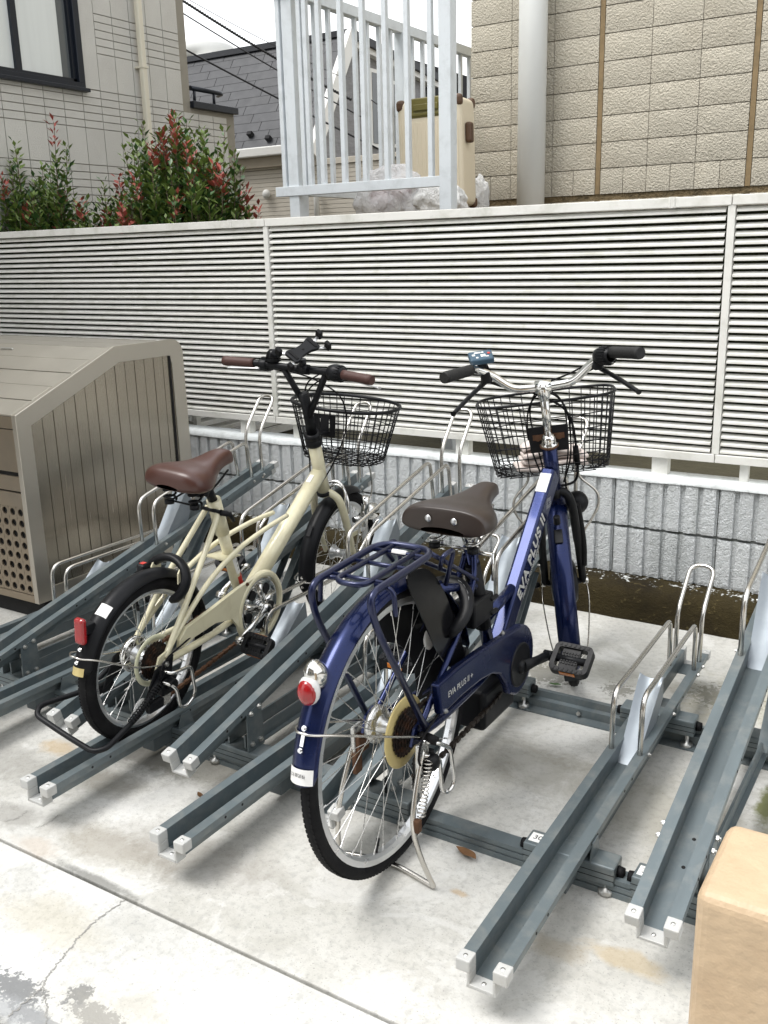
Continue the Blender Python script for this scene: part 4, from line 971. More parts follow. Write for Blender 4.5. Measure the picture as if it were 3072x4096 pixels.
# saddle
sta = [(-.016, .108, -.006, .062), (-.010, .112, -.003, .066), (.04, .117, 0, .068), (.14, .119, 0, .067), (.28, .110, -.004, .062), (.42, .084, -.008, .054), (.56, .054, -.008, .046), (.72, .036, -.002, .042), (.88, .031, .002, .040), (.97, .026, -.004, .036), (1.0, .016, -.012, .024)]
sad, SM = saddle(bl, (0, .238, .795), 'dark_leather', .262, sta, R(2))
saddle_gear(sad, SM, 'steel_wire', .05, .052)
part(MB().tube([(0, .374, .665), (0, .350, .712)], .0128, 14), 'seat_post', 'chrome', bl)
b = MB()
for s in (-.034, .034): b.lathe([(0, .003), (.006, .0025), (.0085, 0)], SM @ basis((s, -.009, -.030), (0, -1, 0), (1, 0, 0), (0, 0, -1)), 14)
part(b, 'saddle_rivets', 'alu_rim', sad)
# folded towel in the basket
tw = MB(); rnd = random.Random(4)
for k, (dx, dy, dz, w, d) in enumerate(((0, 0, 0, .105, .055), (.012, .006, .020, .098, .05), (.004, -.004, .040, .085, .046), (-.02, .004, .058, .06, .04))):
    vs = []; fs = []; nx, ny = 14, 6
    for z_ in (0, .018):
        for j in range(ny + 1):
            for i in range(nx + 1):
                u, v = -1 + 2 * i / nx, -1 + 2 * j / ny
                vs.append((dx + u * w, dy + v * d, dz + z_ + .006 * math.sin(u * 4 + k) + rnd.uniform(-.002, .002) - (.004 if abs(u) > .95 or abs(v) > .95 else 0) * (1 if z_ else -1)))
    g = lambda l, i, j: l * (nx + 1) * (ny + 1) + j * (nx + 1) + i
    for l in (0, 1):
        for j in range(ny):
            for i in range(nx): fs.append((g(l, i, j), g(l, i + 1, j), g(l, i + 1, j + 1), g(l, i, j + 1)))
    for j in range(ny):
        for i in (0, nx): fs.append((g(0, i, j), g(0, i, j + 1), g(1, i, j + 1), g(1, i, j)))
    for i in range(nx):
        for j in (0, ny): fs.append((g(0, i, j), g(0, i + 1, j), g(1, i + 1, j), g(1, i, j)))
    tw.add(vs, fs, True)
tw.xf(tr(-1.018, -1.83, 0) @ ST @ tr(-.005, 1.015, .736) @ rotz(R(8)))
tw.build('towel', 'towel', label='folded pale pink towel lying in the basket of the blue bicycle', category='towel')
# ---------------------------------------------------------------- cream bicycle
psi, lean = R(3.0), R(4.8)
e_ = Vector((-math.sin(psi), math.cos(psi), 0)); n0_ = Vector((math.cos(psi), math.sin(psi), 0)); u0_ = Vector((0, 0, 1))
n_ = n0_ * math.cos(lean) - u0_ * math.sin(lean); u_ = u0_ * math.cos(lean) + n0_ * math.sin(lean)
org = Vector((-1.865, -1.760, .302)) - u_ * .300
cb = empty('bicycle', label='cream small-wheeled bicycle with brown saddle and round black basket, left of the blue one', category='bicycle', group='bicycles parked at the rack', M=basis(org, n_, e_, u_))
RA = (0, 0, .300); FA = (0, 1.030, .300); RT = .2345
A0 = Vector((0, .831, .757)); adir = Vector((0, -.36, .933)).normalized()
ST = tr(*A0) @ Matrix.Rotation(R(1.0), 4, adir) @ tr(*(-A0))
def axp(z): return (0, A0.y - .386 * (z - A0.z), z)
wheel(cb, 'rear_wheel', RA, RT, .0225, .2015, I4, 28, .034, .020, 'alu_rim', valve=98)
wheel(cb, 'front_wheel', FA, RT, .0225, .2015, ST, 28, .032, .020, 'alu_rim', valve=40)
rfn = fender(cb, 'rear_fender', 'black_satin', RA, .254, .062, 10, 168, I4, .020)
ffn = fender(cb, 'front_fender', 'black_satin', FA, .254, .062, 66, 197, ST, .020)
fr = MB()
H0 = Vector((0, .872, .645)); B0 = Vector((0, .452, .318)); md_ = (H0 - B0).normalized(); mn_ = Vector((0, -md_.z, md_.y))
fr.tube([B0, B0.lerp(H0, .5), H0], .0270, 20, upv=mn_)
fr.tube([axp(.560), axp(.755)], .0225, 18)
fr.tube([(0, .448, .30), (0, .402, .41), (0, .306, .668)], .0178, 18)
fr.lathe([(0, -.036), (.024, -.036), (.024, .036), (0, .036)], tr(0, .445, .311), 18)
fr.tube([(0, .342, .57), (0, .300, .684)], .0215, 18)
fr.prism([(.30, .499), (.385, .492), (.385, .495), (.30, .503)], -.036, .036)
for s in (-1, 1):
    fr.tube(sx(spline([(.020, .300, .660), (.030, .262, .612), (.050, .14, .47), (.060, .015, .312)], 6), s), .0085, 12)
    fr.tube(sx(spline([(.027, .640, .552), (.036, .52, .545), (.044, .36, .520), (.050, .22, .468), (.058, .08, .375), (.062, .01, .312)], 6), s), .0078, 12)
    fr.tube(sx(spline([(.026, .43, .309), (.050, .28, .300), (.060, .1, .298), (.062, .0, .300)], 5), s), .0105, 12)
    fr.prism([(-.03, .285), (.03, .278), (.045, .305), (.02, .330), (-.015, .322)], s * .059, s * .065)
    fr.prism([(.085, .500), (.125, .520), (.120, .545), (.10, .552), (.085, .53)], s * .048 - .002, s * .048 + .002)
fo = part(fr, 'frame', 'cream_paint', cb)
b = MB()
for s in (-1, 1): b.lathe([(0, .003), (.007, .003), (.007, -.003), (0, -.003)], tr(s * .050, .105, .535), 10)
part(b, 'lock_bolts', 'cream_paint', fo)
part(MB().tube([(-.034, .288, .655), (.034, .288, .655)], .006, 10).tube([(.030, .292, .652), (.044, .322, .640), (.046, .336, .618)], [.009, .008, .006], 8), 'seat_clamp', 'black_satin', fo)
b = MB(); M = basis((0, .375, .478), (1, 0, 0), (0, .34, -.94), (0, -.94, -.34)); std = Vector((0, -.362, .932)); stp = Vector((0, .932, .362))
def stick(l, half, mt, name, r_=.0186):
    vs = []; c0 = Vector((0, .448, .30)) + std * l
    for i in range(9):
        a = R(-62 + 124 * i / 8 - 22); d = Vector((1, 0, 0)) * math.cos(a) + stp * math.sin(a) * -1
        for h in (-half, half): vs.append(c0 + d * r_ + std * h)
    return part(MB().add(vs, [(2 * i, 2 * i + 1, 2 * i + 3, 2 * i + 2) for i in range(8)], True), name, mt, fo)
stick(.165, .030, 'sticker', 'registration_sticker'); stick(.105, .020, 'red_print', 'red_sticker', .0188)
dR = (Vector((1, 0, 0)) * math.cos(R(-22)) - stp * math.sin(R(-22))).normalized(); tx = std.cross(dR)
for l, s_, z_ in ((.180, '510', .013), (.165, '4419', .010), (.150, '4170', .010)):
    c0 = Vector((0, .448, .30)) + std * l + dR * .0192
    text(s_, z_, basis(c0, tx, std, dR), 'ink', fo, ext=.0001)
part(MB().box(-.010, .010, -.016, .016, .0272, .0279, basis(B0.lerp(H0, .90), (.8, 0, 0), md_, mn_).copy()), 'badge', 'sticker', fo)
part(MB().tube(spline([B0.lerp(H0, t_) - mn_ * .030 for t_ in (.1, .4, .7, .95)], 4), .0026, 6), 'cable', 'rubber', cb)
# fork
f = MB().tube([axp(.585), axp(.553)], .019, 14)
for s in (-1, 1): f.tube(sx(spline([(.0, .905, .566), (.026, .912, .562), (.052, .925, .535), (.062, .955, .46), (.062, .995, .37), (.061, 1.030, .300)], 7), s), [.0135] * 12 + [.0140] * 12 + [.0125] * 6 + [.010] * 6, 14)
fk = part(f, 'fork', 'cream_paint', cb, ST)
part(MB().lathe([(0, -.078), (.009, -.078), (.009, -.065), (.005, -.065), (.005, .065), (.009, .065), (.009, .078), (0, .078)], tr(*FA), 10), 'axle', 'rust_steel', fk, ST)
hm = basis(axp(.757), adir, (1, 0, 0), adir.cross(Vector((1, 0, 0))))
part(MB().lathe([(.0225, -.012), (.027, -.010), (.028, 0), (.026, .010), (.024, .012), (.0255, .022), (.022, .032), (0, .034)], hm, 20), 'headset', 'black_satin', cb)
part(MB().lathe([(.0225, 0), (.0265, .002), (.0265, .014), (.0225, .016)], basis(axp(.558), adir, (1, 0, 0), adir.cross(Vector((1, 0, 0)))), 20), 'crown_ring', 'black_satin', cb)
part(MB().tube(spline([(-.045, .955, .545), (-.02, .975, .582), (.02, .978, .584), (.05, .965, .555), (.058, .955, .50)], 6), .0055, 8).tube(spline([(-.05, .965, .525), (-.02, .99, .565), (.02, .992, .566), (.056, .975, .53), (.066, .965, .48)], 6), .005, 8), 'caliper_brake', 'chrome', cb, ST)
part(MB().box(-.009, .009, -.02, .02, 0, .004, tr(*FA) @ rotx(R(146)) @ tr(0, .256, 0) @ rotx(R(-90))), 'fender_plate', 'black_satin', ffn, ST, .002)
# stem with V bars
sp_ = MB().tube([axp(.775), axp(.930)], .0170, 16).lathe([(0, .004), (.014, .003), (.017, -.004)], basis(axp(.930), adir, (1, 0, 0), adir.cross(Vector((1, 0, 0)))), 16)
for x_ in (-.056, .104): sp_.tube([(.004 if x_ > 0 else -.002, axp(.86)[1], .850 if x_ > 0 else .875), (x_, .727, 1.012)], .0105, 12)
part(sp_, 'stem', 'black_satin', cb, ST)
BARC = (0, .722, 1.017)
part(MB().tube(spline([(-.26, .690, 1.017), (-.155, .704, 1.020), (-.055, .724, 1.017), (.02, .730, 1.015), (.10, .724, 1.017), (.18, .704, 1.020), (.285, .690, 1.017)], 6), .0112, 14), 'handlebar', 'black_satin', cb, ST)
for s in (-1, 1):
    SH = tr(.026, 0, 0) if s < 0 else I4
    g0, g1 = Vector((s * .180, .704, 1.020)), Vector((s * .290, .689, 1.017)); d = g1 - g0
    part(MB().tube([g0 + d * i / 8 for i in range(9)], [.0155, .0150, .0152, .0155, .0152, .0155, .0155, .0165, .0150], 14), 'grip', 'brown_grip', cb, ST @ SH)
    lv = empty('brake_lever'); lv.parent = cb
    part(MB().box(s * .150 - .016, s * .150 + .016, .715, .750, .995, 1.012).tube([(s * .136, .715, 1.018), (s * .164, .712, 1.018)], .017, 12), 'bracket', 'black_satin', lv, ST @ SH, .004)
    part(MB().tube(spline([(s * .145, .745, 1.002), (s * .19, .752, .996), (s * .25, .738, .992), (s * .298, .722, .990)], 6), [.006] * 9 + [.005] * 9 + [.0065], 8, flat=(.6, 1.4)), 'lever', 'alu_rim', lv, ST @ SH)
bell = empty('bell'); bell.parent = cb
part(MB().lathe([(0, .034), (.012, .032), (.020, .024), (.0235, .012), (.024, .002), (.021, 0)], basis((-.092, .722, 1.036), (0, 0, 1), (1, 0, 0), (0, 1, 0)), 22), 'dome', 'black_gloss', bell, ST)
part(MB().lathe([(.026, .004), (.026, -.004), (.018, -.008), (0, -.008)], basis((-.092, .722, 1.036), (0, 0, 1), (1, 0, 0), (0, 1, 0)), 20).box(-.129, -.109, .708, .722, 1.034, 1.042), 'base', 'black_satin', bell, ST)
tw0 = Vector((.128, .717, 1.020)); twd = Vector((.11, -.015, 0)).normalized(); y_ = twd.orthogonal().normalized(); TWM = basis(tw0, twd, y_, twd.cross(y_))
b = MB().lathe([(.013, -.008), (.022, -.004), (.026, .008), (.028, .018), (.026, .030), (.021, .044), (.016, .050)], TWM, 20)
for i in range(18): b.box(.016, .044, .024, .0268, -.0018, .0018, TWM @ rotx(2 * math.pi * i / 18))
part(b, 'twist_shifter', 'black_satin', cb, ST)
# phone holder
ph = empty('phone_holder'); ph.parent = cb
nz_ = Vector((.38, -.52, .76)).normalized(); ny_ = Vector((.30, .86, .42)); ny_ = (ny_ - nz_ * ny_.dot(nz_)).normalized(); PM = basis((.026, .712, 1.078), ny_.cross(nz_), ny_, nz_)
hg = [(.024, .052), (.027, .044), (.026, .034), (.020, .018), (.019, 0), (.020, -.018), (.027, -.034), (.028, -.046), (.024, -.054)]
ol = hg + [(-x, y) for x, y in reversed(hg)]
b = MB(); n = len(ol); vs = [(x, y, z) for z in (-.006, .006) for x, y in ol]; b.add(vs, [(k, (k + 1) % n, n + (k + 1) % n, n + k) for k in range(n)] + [tuple(range(n)), tuple(n + k for k in reversed(range(n)))], False)
part(b, 'plate', 'black_satin', ph, ST @ PM, .002)
part(MB().box(-.020, .020, .036, .044, .006, .0085).box(-.020, .020, -.044, -.036, .006, .0085).lathe([(0, .0075), (.004, .0072), (.005, .006)], basis((0, 0, 0), (0, 0, 1), (1, 0, 0), (0, 1, 0)), 10), 'pads', 'rubber', ph, ST @ PM)
for x, y in ((.040, .070), (-.012, .082), (.030, -.080), (-.040, -.066)):
    part(MB().tube([(x * .35, y * .5, -.003), (x, y, -.002)], .0045, 6, flat=(.5, 1.4)), 'arm', 'alu_rim', ph, ST @ PM)
    part(MB().box(x - .011, x + .011, y - .007, y + .007, -.008, .020), 'claw', 'rubber', ph, ST @ PM, .003)
part(MB().tube([(.022, .716, 1.050), (.022, .722, 1.022)], .012, 10).tube([(.004, .725, 1.017), (.042, .724, 1.017)], .0165, 14), 'clamp', 'black_satin', ph, ST)
for i, pts in enumerate([[(-.13, .75, 1.0), (-.04, .80, .985), (.04, .84, .95), (.085, .87, .90), (.082, .90, .80), (.04, .90, .68), (.01, .86, .60)],
                         [(.13, .75, 1.0), (.04, .80, .975), (-.03, .83, .92), (-.055, .86, .84), (-.05, .88, .72), (-.045, .92, .62), (-.03, .96, .585)],
                         [(.125, .73, 1.03), (.03, .80, .99), (-.025, .82, .95), (-.05, .85, .88), (-.045, .87, .74), (-.03, .86, .64)]]):
    part(MB().tube(spline(pts, 8), .0026, 6), 'cable', 'rubber', cb, ST)
# basket
bk = basket(cb, ST, (.196, .146), (.148, .108), .858, .665, 1.036, 1.038, (.0, .10, .21, .33, .46, .60, .76), 40, .06, .0062, expo=2.3)
part(MB().box(-.042, -.020, .897, .900, .765, .84).box(-.016, .016, .897, .900, .765, .84).box(.020, .042, .897, .900, .765, .84).box(-.042, .042, .8965, .8995, .765, .785).box(-.042, .042, .8965, .8995, .825, .84).box(-.016, .016, .835, .898, .778, .783).lathe([(.019, -.010), (.028, -.008), (.028, .008), (.019, .010)], basis(axp(.782), adir, (1, 0, 0), adir.cross(Vector((1, 0, 0)))), 18), 'bracket', 'black_satin', bk, ST)
for s in (-1, 1): part(MB().tube(spline([(s * .066, 1.030, .300), (s * .074, 1.04, .42), (s * .082, 1.10, .52), (s * .078, 1.10, .60), (s * .07, 1.07, .672)], 6), .0036, 8), 'basket_stay', 'chrome', bk, ST)
lp = empty('headlamp'); lp.parent = cb
part(MB().lathe([(0, -.045), (.014, -.040), (.027, -.018), (.031, .006), (.031, .014), (.028, .016), (0, .020)], basis((.078, 1.115, .455), (0, 1, 0), (1, 0, 0), (0, 0, -1)), 22), 'shell', 'chrome', lp, ST)
part(MB().lathe([(0, -.035), (.012, -.035), (.0125, .0), (.0155, .004), (.0155, .038), (.0150, .044), (.0150, .078), (0, .078)], basis((.082, 1.060, .448), (0, 0, 1), (1, 0, 0), (0, 1, 0)), 20).tube([(.082, 1.04, .452), (.070, 1.00, .450)], .011, 12), 'dynamo', 'chrome', lp, ST)
part(MB().box(.063, .067, .985, 1.06, .385, .400).box(.063, .067, .985, .998, .33, .40), 'mount', 'cream_paint', lp, ST)
part(MB().tube(spline([(.068, 1.030, .300), (.066, .93, .288), (.045, .80, .275), (.02, .772, .272), (0, .768, .272), (-.02, .772, .272), (-.045, .80, .275), (-.066, .93, .288), (-.068, 1.030, .300)], 6), .0023, 6), 'fender_stay', 'stainless', ffn, ST)
b = MB()
for a in (183, 191): bolt(b, (0, FA[1] + .2545 * math.cos(R(a)), FA[2] + .2545 * math.sin(R(a))), (0, math.cos(R(a)), math.sin(R(a))), .005, .004)
part(b, 'stay_bolts', 'chrome', ffn, ST)
part(MB().tube(spline([(.076, .0, .300), (.068, -.10, .330), (.045, -.21, .388), (.02, -.246, .400), (0, -.250, .402), (-.02, -.246, .400), (-.045, -.21, .388), (-.068, -.10, .330), (-.076, .0, .300)], 6), .0026, 6), 'fender_stay', 'stainless', rfn)
b = MB()
for a in (153.5, 161): bolt(b, (0, .2545 * math.cos(R(a)), .300 + .2545 * math.sin(R(a))), (0, math.cos(R(a)), math.sin(R(a))), .0055, .005)
part(b, 'stay_bolts', 'chrome', rfn)
def patch(a, hx, hl, mt, name, lift=.0012, x0=0.0):
    Mx = tr(*RA) @ rotx(R(a)) @ tr(0, .254 + lift, 0) @ rotx(R(-90)); vs = []
    for i in range(9):
        x = x0 + hx * (-1 + 2 * i / 8)
        for j in (-hl, hl): vs.append((x, j, -.020 * (abs(x) / .031) ** 2.2 - j * j / .5))
    return part(MB().add(vs, [(2 * i, 2 * i + 1, 2 * i + 3, 2 * i + 2) for i in range(8)], True), name, mt, rfn, Mx)
patch(128, .016, .017, 'sticker', 'sticker', x0=.008); patch(166.3, .019, .011, 'gold_plate', 'gold_badge')
tlm = tr(*RA) @ rotx(R(140)) @ tr(0, .256, 0) @ rotx(R(-140))
tl = part(MB().box(-.012, .012, -.022, .01, -.014, .014), 'reflector_mount', 'black_satin', rfn, tlm, .004)
part(MB().box(-.017, .017, -.040, -.021, -.036, .036), 'reflector', 'red_lens', rfn, tlm, .011, 4)
# horseshoe lock
rl = MB(); ang = R(66); rc = Vector((0, .222 * math.cos(ang), .300 + .222 * math.sin(ang))); rad = Vector((0, math.cos(ang), math.sin(ang)))
pth = [rc + Vector((1, 0, 0)) * .070 * math.cos(R(a)) + rad * .062 * math.sin(R(a)) for a in range(-58, 196, 12)]
rl.tube(pth, [.009] + [.0125] * (len(pth) - 2) + [.011], 10, flat=(1.0, 1.35), upv=rad)
lk = part(rl, 'ring_lock', 'black_satin', cb)
part(MB().box(-.084, -.052, .060, .094, .505, .540), 'lock_body', 'black_satin', lk, None, .010, 3)
part(MB().box(-.074, -.060, .066, .082, .5402, .5408), 'lock_sticker', 'red_print', lk)
# drivetrain
BBc = (0, .445, .311)
cs = MB(); NN = 44
prof = [(.117, .066), (.117, .058), (.097, .058), (.097, .070), (.103, .074), (.112, .073)]
cs.lathe(prof, tr(0, BBc[1], BBc[2]), NN, True)
tail = [(.445 + .112 * math.cos(R(100)), .311 + .112 * math.sin(R(100))), (.33, .412), (.20, .388), (.095, .372), (.065, .345), (.062, .322), (.085, .318), (.13, .330), (.22, .338), (.30, .322), (.330, .285), (.350, .262), (.445 + .112 * math.cos(R(212)), .311 + .112 * math.sin(R(212)))] + [(.445 + .101 * math.cos(R(a)), .311 + .101 * math.sin(R(a))) for a in range(205, 104, -14)]
cs.prism(tail, .058, .070)
cso = part(cs, 'chain_case', 'cream_paint', cb, None, .003)
b = MB(); bolt(b, (.070, .37, .412), (1, 0, 0), .006, .003); part(b, 'case_screw', 'rust_steel', cso)
part(MB().box(.0705, .0712, .16, .205, .322, .328).xf(I4), 'case_slot', 'black_satin', cso)
b = MB().lathe([(.095, .059), (.094, .064), (.087, .066), (.080, .0615), (.060, .063), (.036, .066), (.030, .072), (.018, .076), (0, .076)], tr(0, BBc[1], BBc[2]), 44)
for i in range(5):
    Mx = tr(0, BBc[1], BBc[2]) @ rotx(R(72 * i + 20)); b.tube([Mx @ Vector((.066, .024, 0)), Mx @ Vector((.066, .078, 0))], [.010, .007], 8)
chr_ = part(b, 'chainring', 'chrome', cb)
for i in range(5):
    part(MB().prism([(.060 + .017 * math.cos(R(a)), .0165 * math.sin(R(a))) for a in range(0, 360, 30)], .0630, .0655, tr(0, BBc[1], BBc[2]) @ rotx(R(72 * i + 56))), 'opening', 'black_satin', chr_)
part(MB().lathe([(0, .050), (.096, .050), (.096, .056), (0, .056)], tr(0, BBc[1], BBc[2]), 30), 'case_back', 'black_satin', cso)
for cv, s in ((Vector((.100, .296, .262)), 1), (Vector((-.100, .594, .360)), -1)):
    c0 = Vector((s * .088, BBc[1], BBc[2])); c1 = cv
    k = MB().tube([c0, c0.lerp(c1, .5) + Vector((s * .004, 0, 0)), c1], [.014, .0095, .0105], 12, flat=(1.1, .75), upv=(0, 0, 1))
    k.lathe([(0, -.016), (.017, -.016), (.016, .010), (.010, .012), (0, .012)], xa(c0, s), 16); k.lathe([(0, -.010), (.0125, -.010), (.0125, .009), (0, .009)], xa(c1, s), 14)
    ck = part(k, 'crank_arm', 'chrome', cb)
    part(MB().lathe([(0, .013), (.010, .013), (.011, .010)], xa(c0, s), 12), 'dust_cap', 'black_satin', ck)
    part(MB().tube([c1, c1 + Vector((s * .03, 0, 0))], .006, 8), 'pedal_axle', 'steel_wire', cb)
    pedal(cb, c1 + Vector((s * .066, 0, 0)), 'black_satin', 'amber_lens', R(52 if s > 0 else 30), .096, .066)
b = MB()
for i, (r_, x) in enumerate(((.056, .034), (.050, .038), (.044, .042), (.038, .046), (.032, .050), (.026, .054))): cog(b, r_, x, x + .0018, 26 - 3 * i, tr(*RA))
part(b, 'sprockets', 'sprocket_black', cb)
part(MB().lathe([(.060, .028), (.072, .027), (.0745, .030), (.072, .032), (.060, .031)], tr(*RA), 40, True), 'spoke_protector', 'clear_plate', cb)
part(MB().lathe([(0, -.030), (.046, -.030), (.052, -.034), (.052, -.046), (.040, -.050), (0, -.050)], tr(*RA), 28), 'band_brake', 'chrome', cb)
chain(cb, [(.046, .44, .396), (.046, .02, .352)], mt='rust_steel'); chain(cb, [(.046, .44, .228), (.046, .32, .215), (.044, .06, .178), (.044, .03, .172), (.044, .012, .185)], mt='rust_steel')
der = empty('derailleur'); der.parent = cb
part(MB().box(.066, .088, -.028, .028, .215, .262).lathe([(0, 0), (.018, 0), (.018, .026), (0, .028)], basis((.078, .0, .245), (1, 0, 0), (0, 1, 0), (0, 0, 1)), 14), 'body', 'black_satin', der, None, .004)
part(MB().box(.086, .090, -.012, .026, .232, .250), 'cover', 'alu_rim', der, None, .002)
part(MB().box(.050, .056, .008, .040, .160, .245), 'cage', 'steel_wire', der, None, .003)
b = MB(); cog(b, .019, .046, .050, 11, tr(0, .024, .176), .005); cog(b, .019, .046, .050, 11, tr(0, .024, .226), .005); part(b, 'pulleys', 'black_satin', der)
part(MB().tube(fillet([(.075, -.02, .290), (.112, -.02, .290), (.116, .055, .285), (.114, .075, .19), (.112, .045, .165), (.110, .015, .17), (.110, .0, .24), (.085, -.03, .262)], .018, 4), .0048, 8), 'guard_loop', 'chrome', der)
b = MB(); bolt(b, (.068, 0, .300), (1, 0, 0), .010, .010); part(b, 'axle_nut', 'bolt_zinc', cb)
part(MB().tube(spline([(.04, .20, .335), (.07, .10, .335), (.085, .0, .325), (.092, -.04, .30), (.085, -.035, .25)], 6), .0025, 6), 'shift_cable', 'rubber', cb)
ks = empty('kickstand'); ks.parent = cb
part(MB().tube(fillet([(.080, -.02, .285), (.094, -.115, .215), (.110, -.262, .185), (.085, -.285, .178), (-.02, -.275, .185), (-.125, -.275, .210), (-.140, -.250, .222), (-.100, -.115, .222), (-.080, -.02, .285)], [.04, .02, .03, .05, .03, .02, .04], 5), .0075, 10), 'leg_loop', 'black_satin', ks)
for s in (-1, 1):
    part(MB().add([(s * .072, -.045, .30), (s * .072, .03, .32), (s * .072, .02, .26), (s * .072, -.09, .215), (s * .078, -.045, .30), (s * .078, .03, .32), (s * .078, .02, .26), (s * .078, -.09, .215)], [(0, 1, 2, 3), (7, 6, 5, 4), (0, 4, 5, 1), (1, 5, 6, 2), (2, 6, 7, 3), (3, 7, 4, 0)], False), 'mount', 'black_satin', ks, None, .003)
    part(MB().box(*sorted((s * .082, s * .100)), -.095, -.035, .195, .225), 'latch', 'black_satin', ks, None, .006)
part(MB().tube(helix((.094, -.045, .262), (.104, -.17, .212), .0085, 15, 8), .0019, 5), 'spring', 'black_satin', ks)
part(MB().ball((0, 0, 0), .020, 12, (.35, 1.3, .8), rotx(R(30))), 'spoke_reflector', 'clear_lens', cb, tr(-.008, -.02, .155))
# saddle
sta = [(-.01, .070, -.014, .046), (.04, .098, -.002, .066), (.14, .106, 0, .074), (.28, .100, -.004, .072), (.42, .078, -.010, .060), (.56, .052, -.008, .052), (.72, .037, .002, .048), (.88, .033, .006, .048), (.97, .027, -.002, .042), (1.0, .016, -.012, .028)]
sad, SM = saddle(cb, (0, .105, .818), 'brown_leather', .265, sta, R(1.5))
saddle_gear(sad, SM, 'black_satin', .055, .045)
part(MB().tube([(0, .302, .675), (0, .262, .745)], .0138, 14), 'seat_post', 'black_satin', cb)
# ---------------------------------------------------------------- right-hand house wall
mat('house_beige', (.64, .59, .485), .85, var=.10, vs=6, bs=1.0, bscale=95, bd=.018, dirt=(.50, .44, .34), dirt_amt=.35, dscale=2, piece=.10)
mat('house_groove', (.55, .50, .40), .9, var=.15, vs=8)
mat('sealant', (.26, .185, .095), .8, var=.25, vs=14, bs=.4, bscale=60, dirt=(.14, .10, .05), dirt_amt=.5, dscale=16)
mat('plinth', (.17, .125, .065), .95, var=.35, vs=20, bs=1.0, bscale=40, bd=.02, dirt=(.05, .04, .02), dirt_amt=.7, dscale=12)
mat('pipe_grey', (.66, .67, .65), .42, var=.05, vs=3)
mat('rail_grey', (.66, .70, .73), .45, var=.05, vs=4, dirt=(.45, .48, .49), dirt_amt=.4, dscale=14)
HY = 2.0
hs_ = empty('beige_house', (-1.2, HY, .34), 'beige house wall of textured rectangular panels behind the fence, upper right', 'house')
HO = (1.2, -HY, -.34)
def hp(b, name, mt, bevel=0):
    o = b.build(name, mt, hs_, bevel); o.location = HO; return o
hp(MB().box(-2.765, 4.0, HY + .02, HY + 5, .34, 6.5), 'wall_core', 'house_groove')
PW, CW, RH = .815, .815 / 3, .1385
def rough_block(w, h):
    b = MB(); nx, nz = max(3, int(w / .045)), 4; vs = []; fs = []; rnd = random.Random(int(w * 1000))
    for j in range(nz + 1):
        for i in range(nx + 1):
            e = i in (0, nx) or j in (0, nz); vs.append((w * i / nx, (.004 if e else rnd.uniform(-.003, .003)), h * j / nz))
    for j in range(nz):
        for i in range(nx): fs.append((j * (nx + 1) + i, j * (nx + 1) + i + 1, (j + 1) * (nx + 1) + i + 1, (j + 1) * (nx + 1) + i))
    b.add(vs, fs, True); b.box(.001, w - .001, .007, .018, .001, h - .001)
    return b.mesh('siding_block', 'house_beige')
bm_half = rough_block((PW - .030) / 6 - .003, RH - .005); bm_edge = rough_block((PW - .030) / 3 - .003, RH - .005)
JX = [-2.785 + PW * k for k in range(4)]; JX = [-2.785, -1.97, -1.155, -.34, .475]
ZB = 1.655
cnt = 0
for p in range(4):
    for r_ in range(-5, 10):
        if -4 <= r_ < -1: continue          # hidden behind the fence
        z = ZB + r_ * RH - (.03 if r_ < 0 else 0)
        for k in range(3):
            x0 = JX[p] + .015 + k * (PW - .030) / 3
            if r_ == 0:
                for h in range(2):
                    o = bpy.data.objects.new('siding_block', bm_half); C.objects.link(o); o.parent = hs_; o.location = Vector((x0 + h * (PW - .030) / 6 + .0015, HY, z)) + Vector(HO)
            else:
                o = bpy.data.objects.new('siding_block', bm_edge); C.objects.link(o); o.parent = hs_; o.location = Vector((x0 + .0015, HY, z)) + Vector(HO)
for x in JX[1:4]: hp(MB().box(x - .013, x + .013, HY + .004, HY + .019, ZB, 3.2), 'sealant_joint', 'sealant')
hp(MB().box(-2.77, .6, HY + .010, HY + .0195, ZB - .045, ZB + .001), 'plinth_band', 'plinth')
hp(MB().lathe([(0, 0), (.079, 0), (.079, 3.2), (0, 3.2)], basis((-2.328, HY - .11, .9), (0, 0, 1), (1, 0, 0), (0, 1, 0)), 32), 'downpipe', 'pipe_grey')
# ---------------------------------------------------------------- stair landing with railing
ld = empty('landing_railing', (-2.5, .5, 1.5), 'pale grey metal bar railing of a raised landing behind the fence', 'railing')
LO = (2.5, -.5, -1.5)
def lp_(b, name, mt='rail_grey', bevel=.002):
    o = b.build(name, mt, ld, bevel); o.location = LO; return o
RTOP = 2.56
lp_(MB().box(-3.085, -2.150, .484, .516, 1.645, 1.690), 'bottom_rail')
lp_(MB().box(-3.085, -2.07, .475, .525, RTOP - .02, RTOP + .03), 'handrail')
lp_(MB().box(-2.150, -2.090, .470, .530, .36, RTOP), 'corner_post', bevel=.003)
lp_(MB().box(-3.005, -2.945, .49, .57, .36, RTOP), 'corner_post', bevel=.003)
lp_(MB().box(-3.087, -3.083, .486, .514, 1.65, 1.685), 'rail_cap', 'gold_plate', 0)
for x in (-3.028, -2.905, -2.872, -2.796, -2.674, -2.555, -2.435, -2.322, -2.204): lp_(MB().box(x - .0115, x + .0115, .487, .513, 1.6895, RTOP - .0195), 'bar')
lp_(MB().box(-2.975, -2.925, .57, 3.2, RTOP - .03, RTOP + .02), 'side_handrail')
lp_(MB().box(-2.965, -2.935, .57, 3.2, 1.645, 1.69), 'side_bottom_rail')
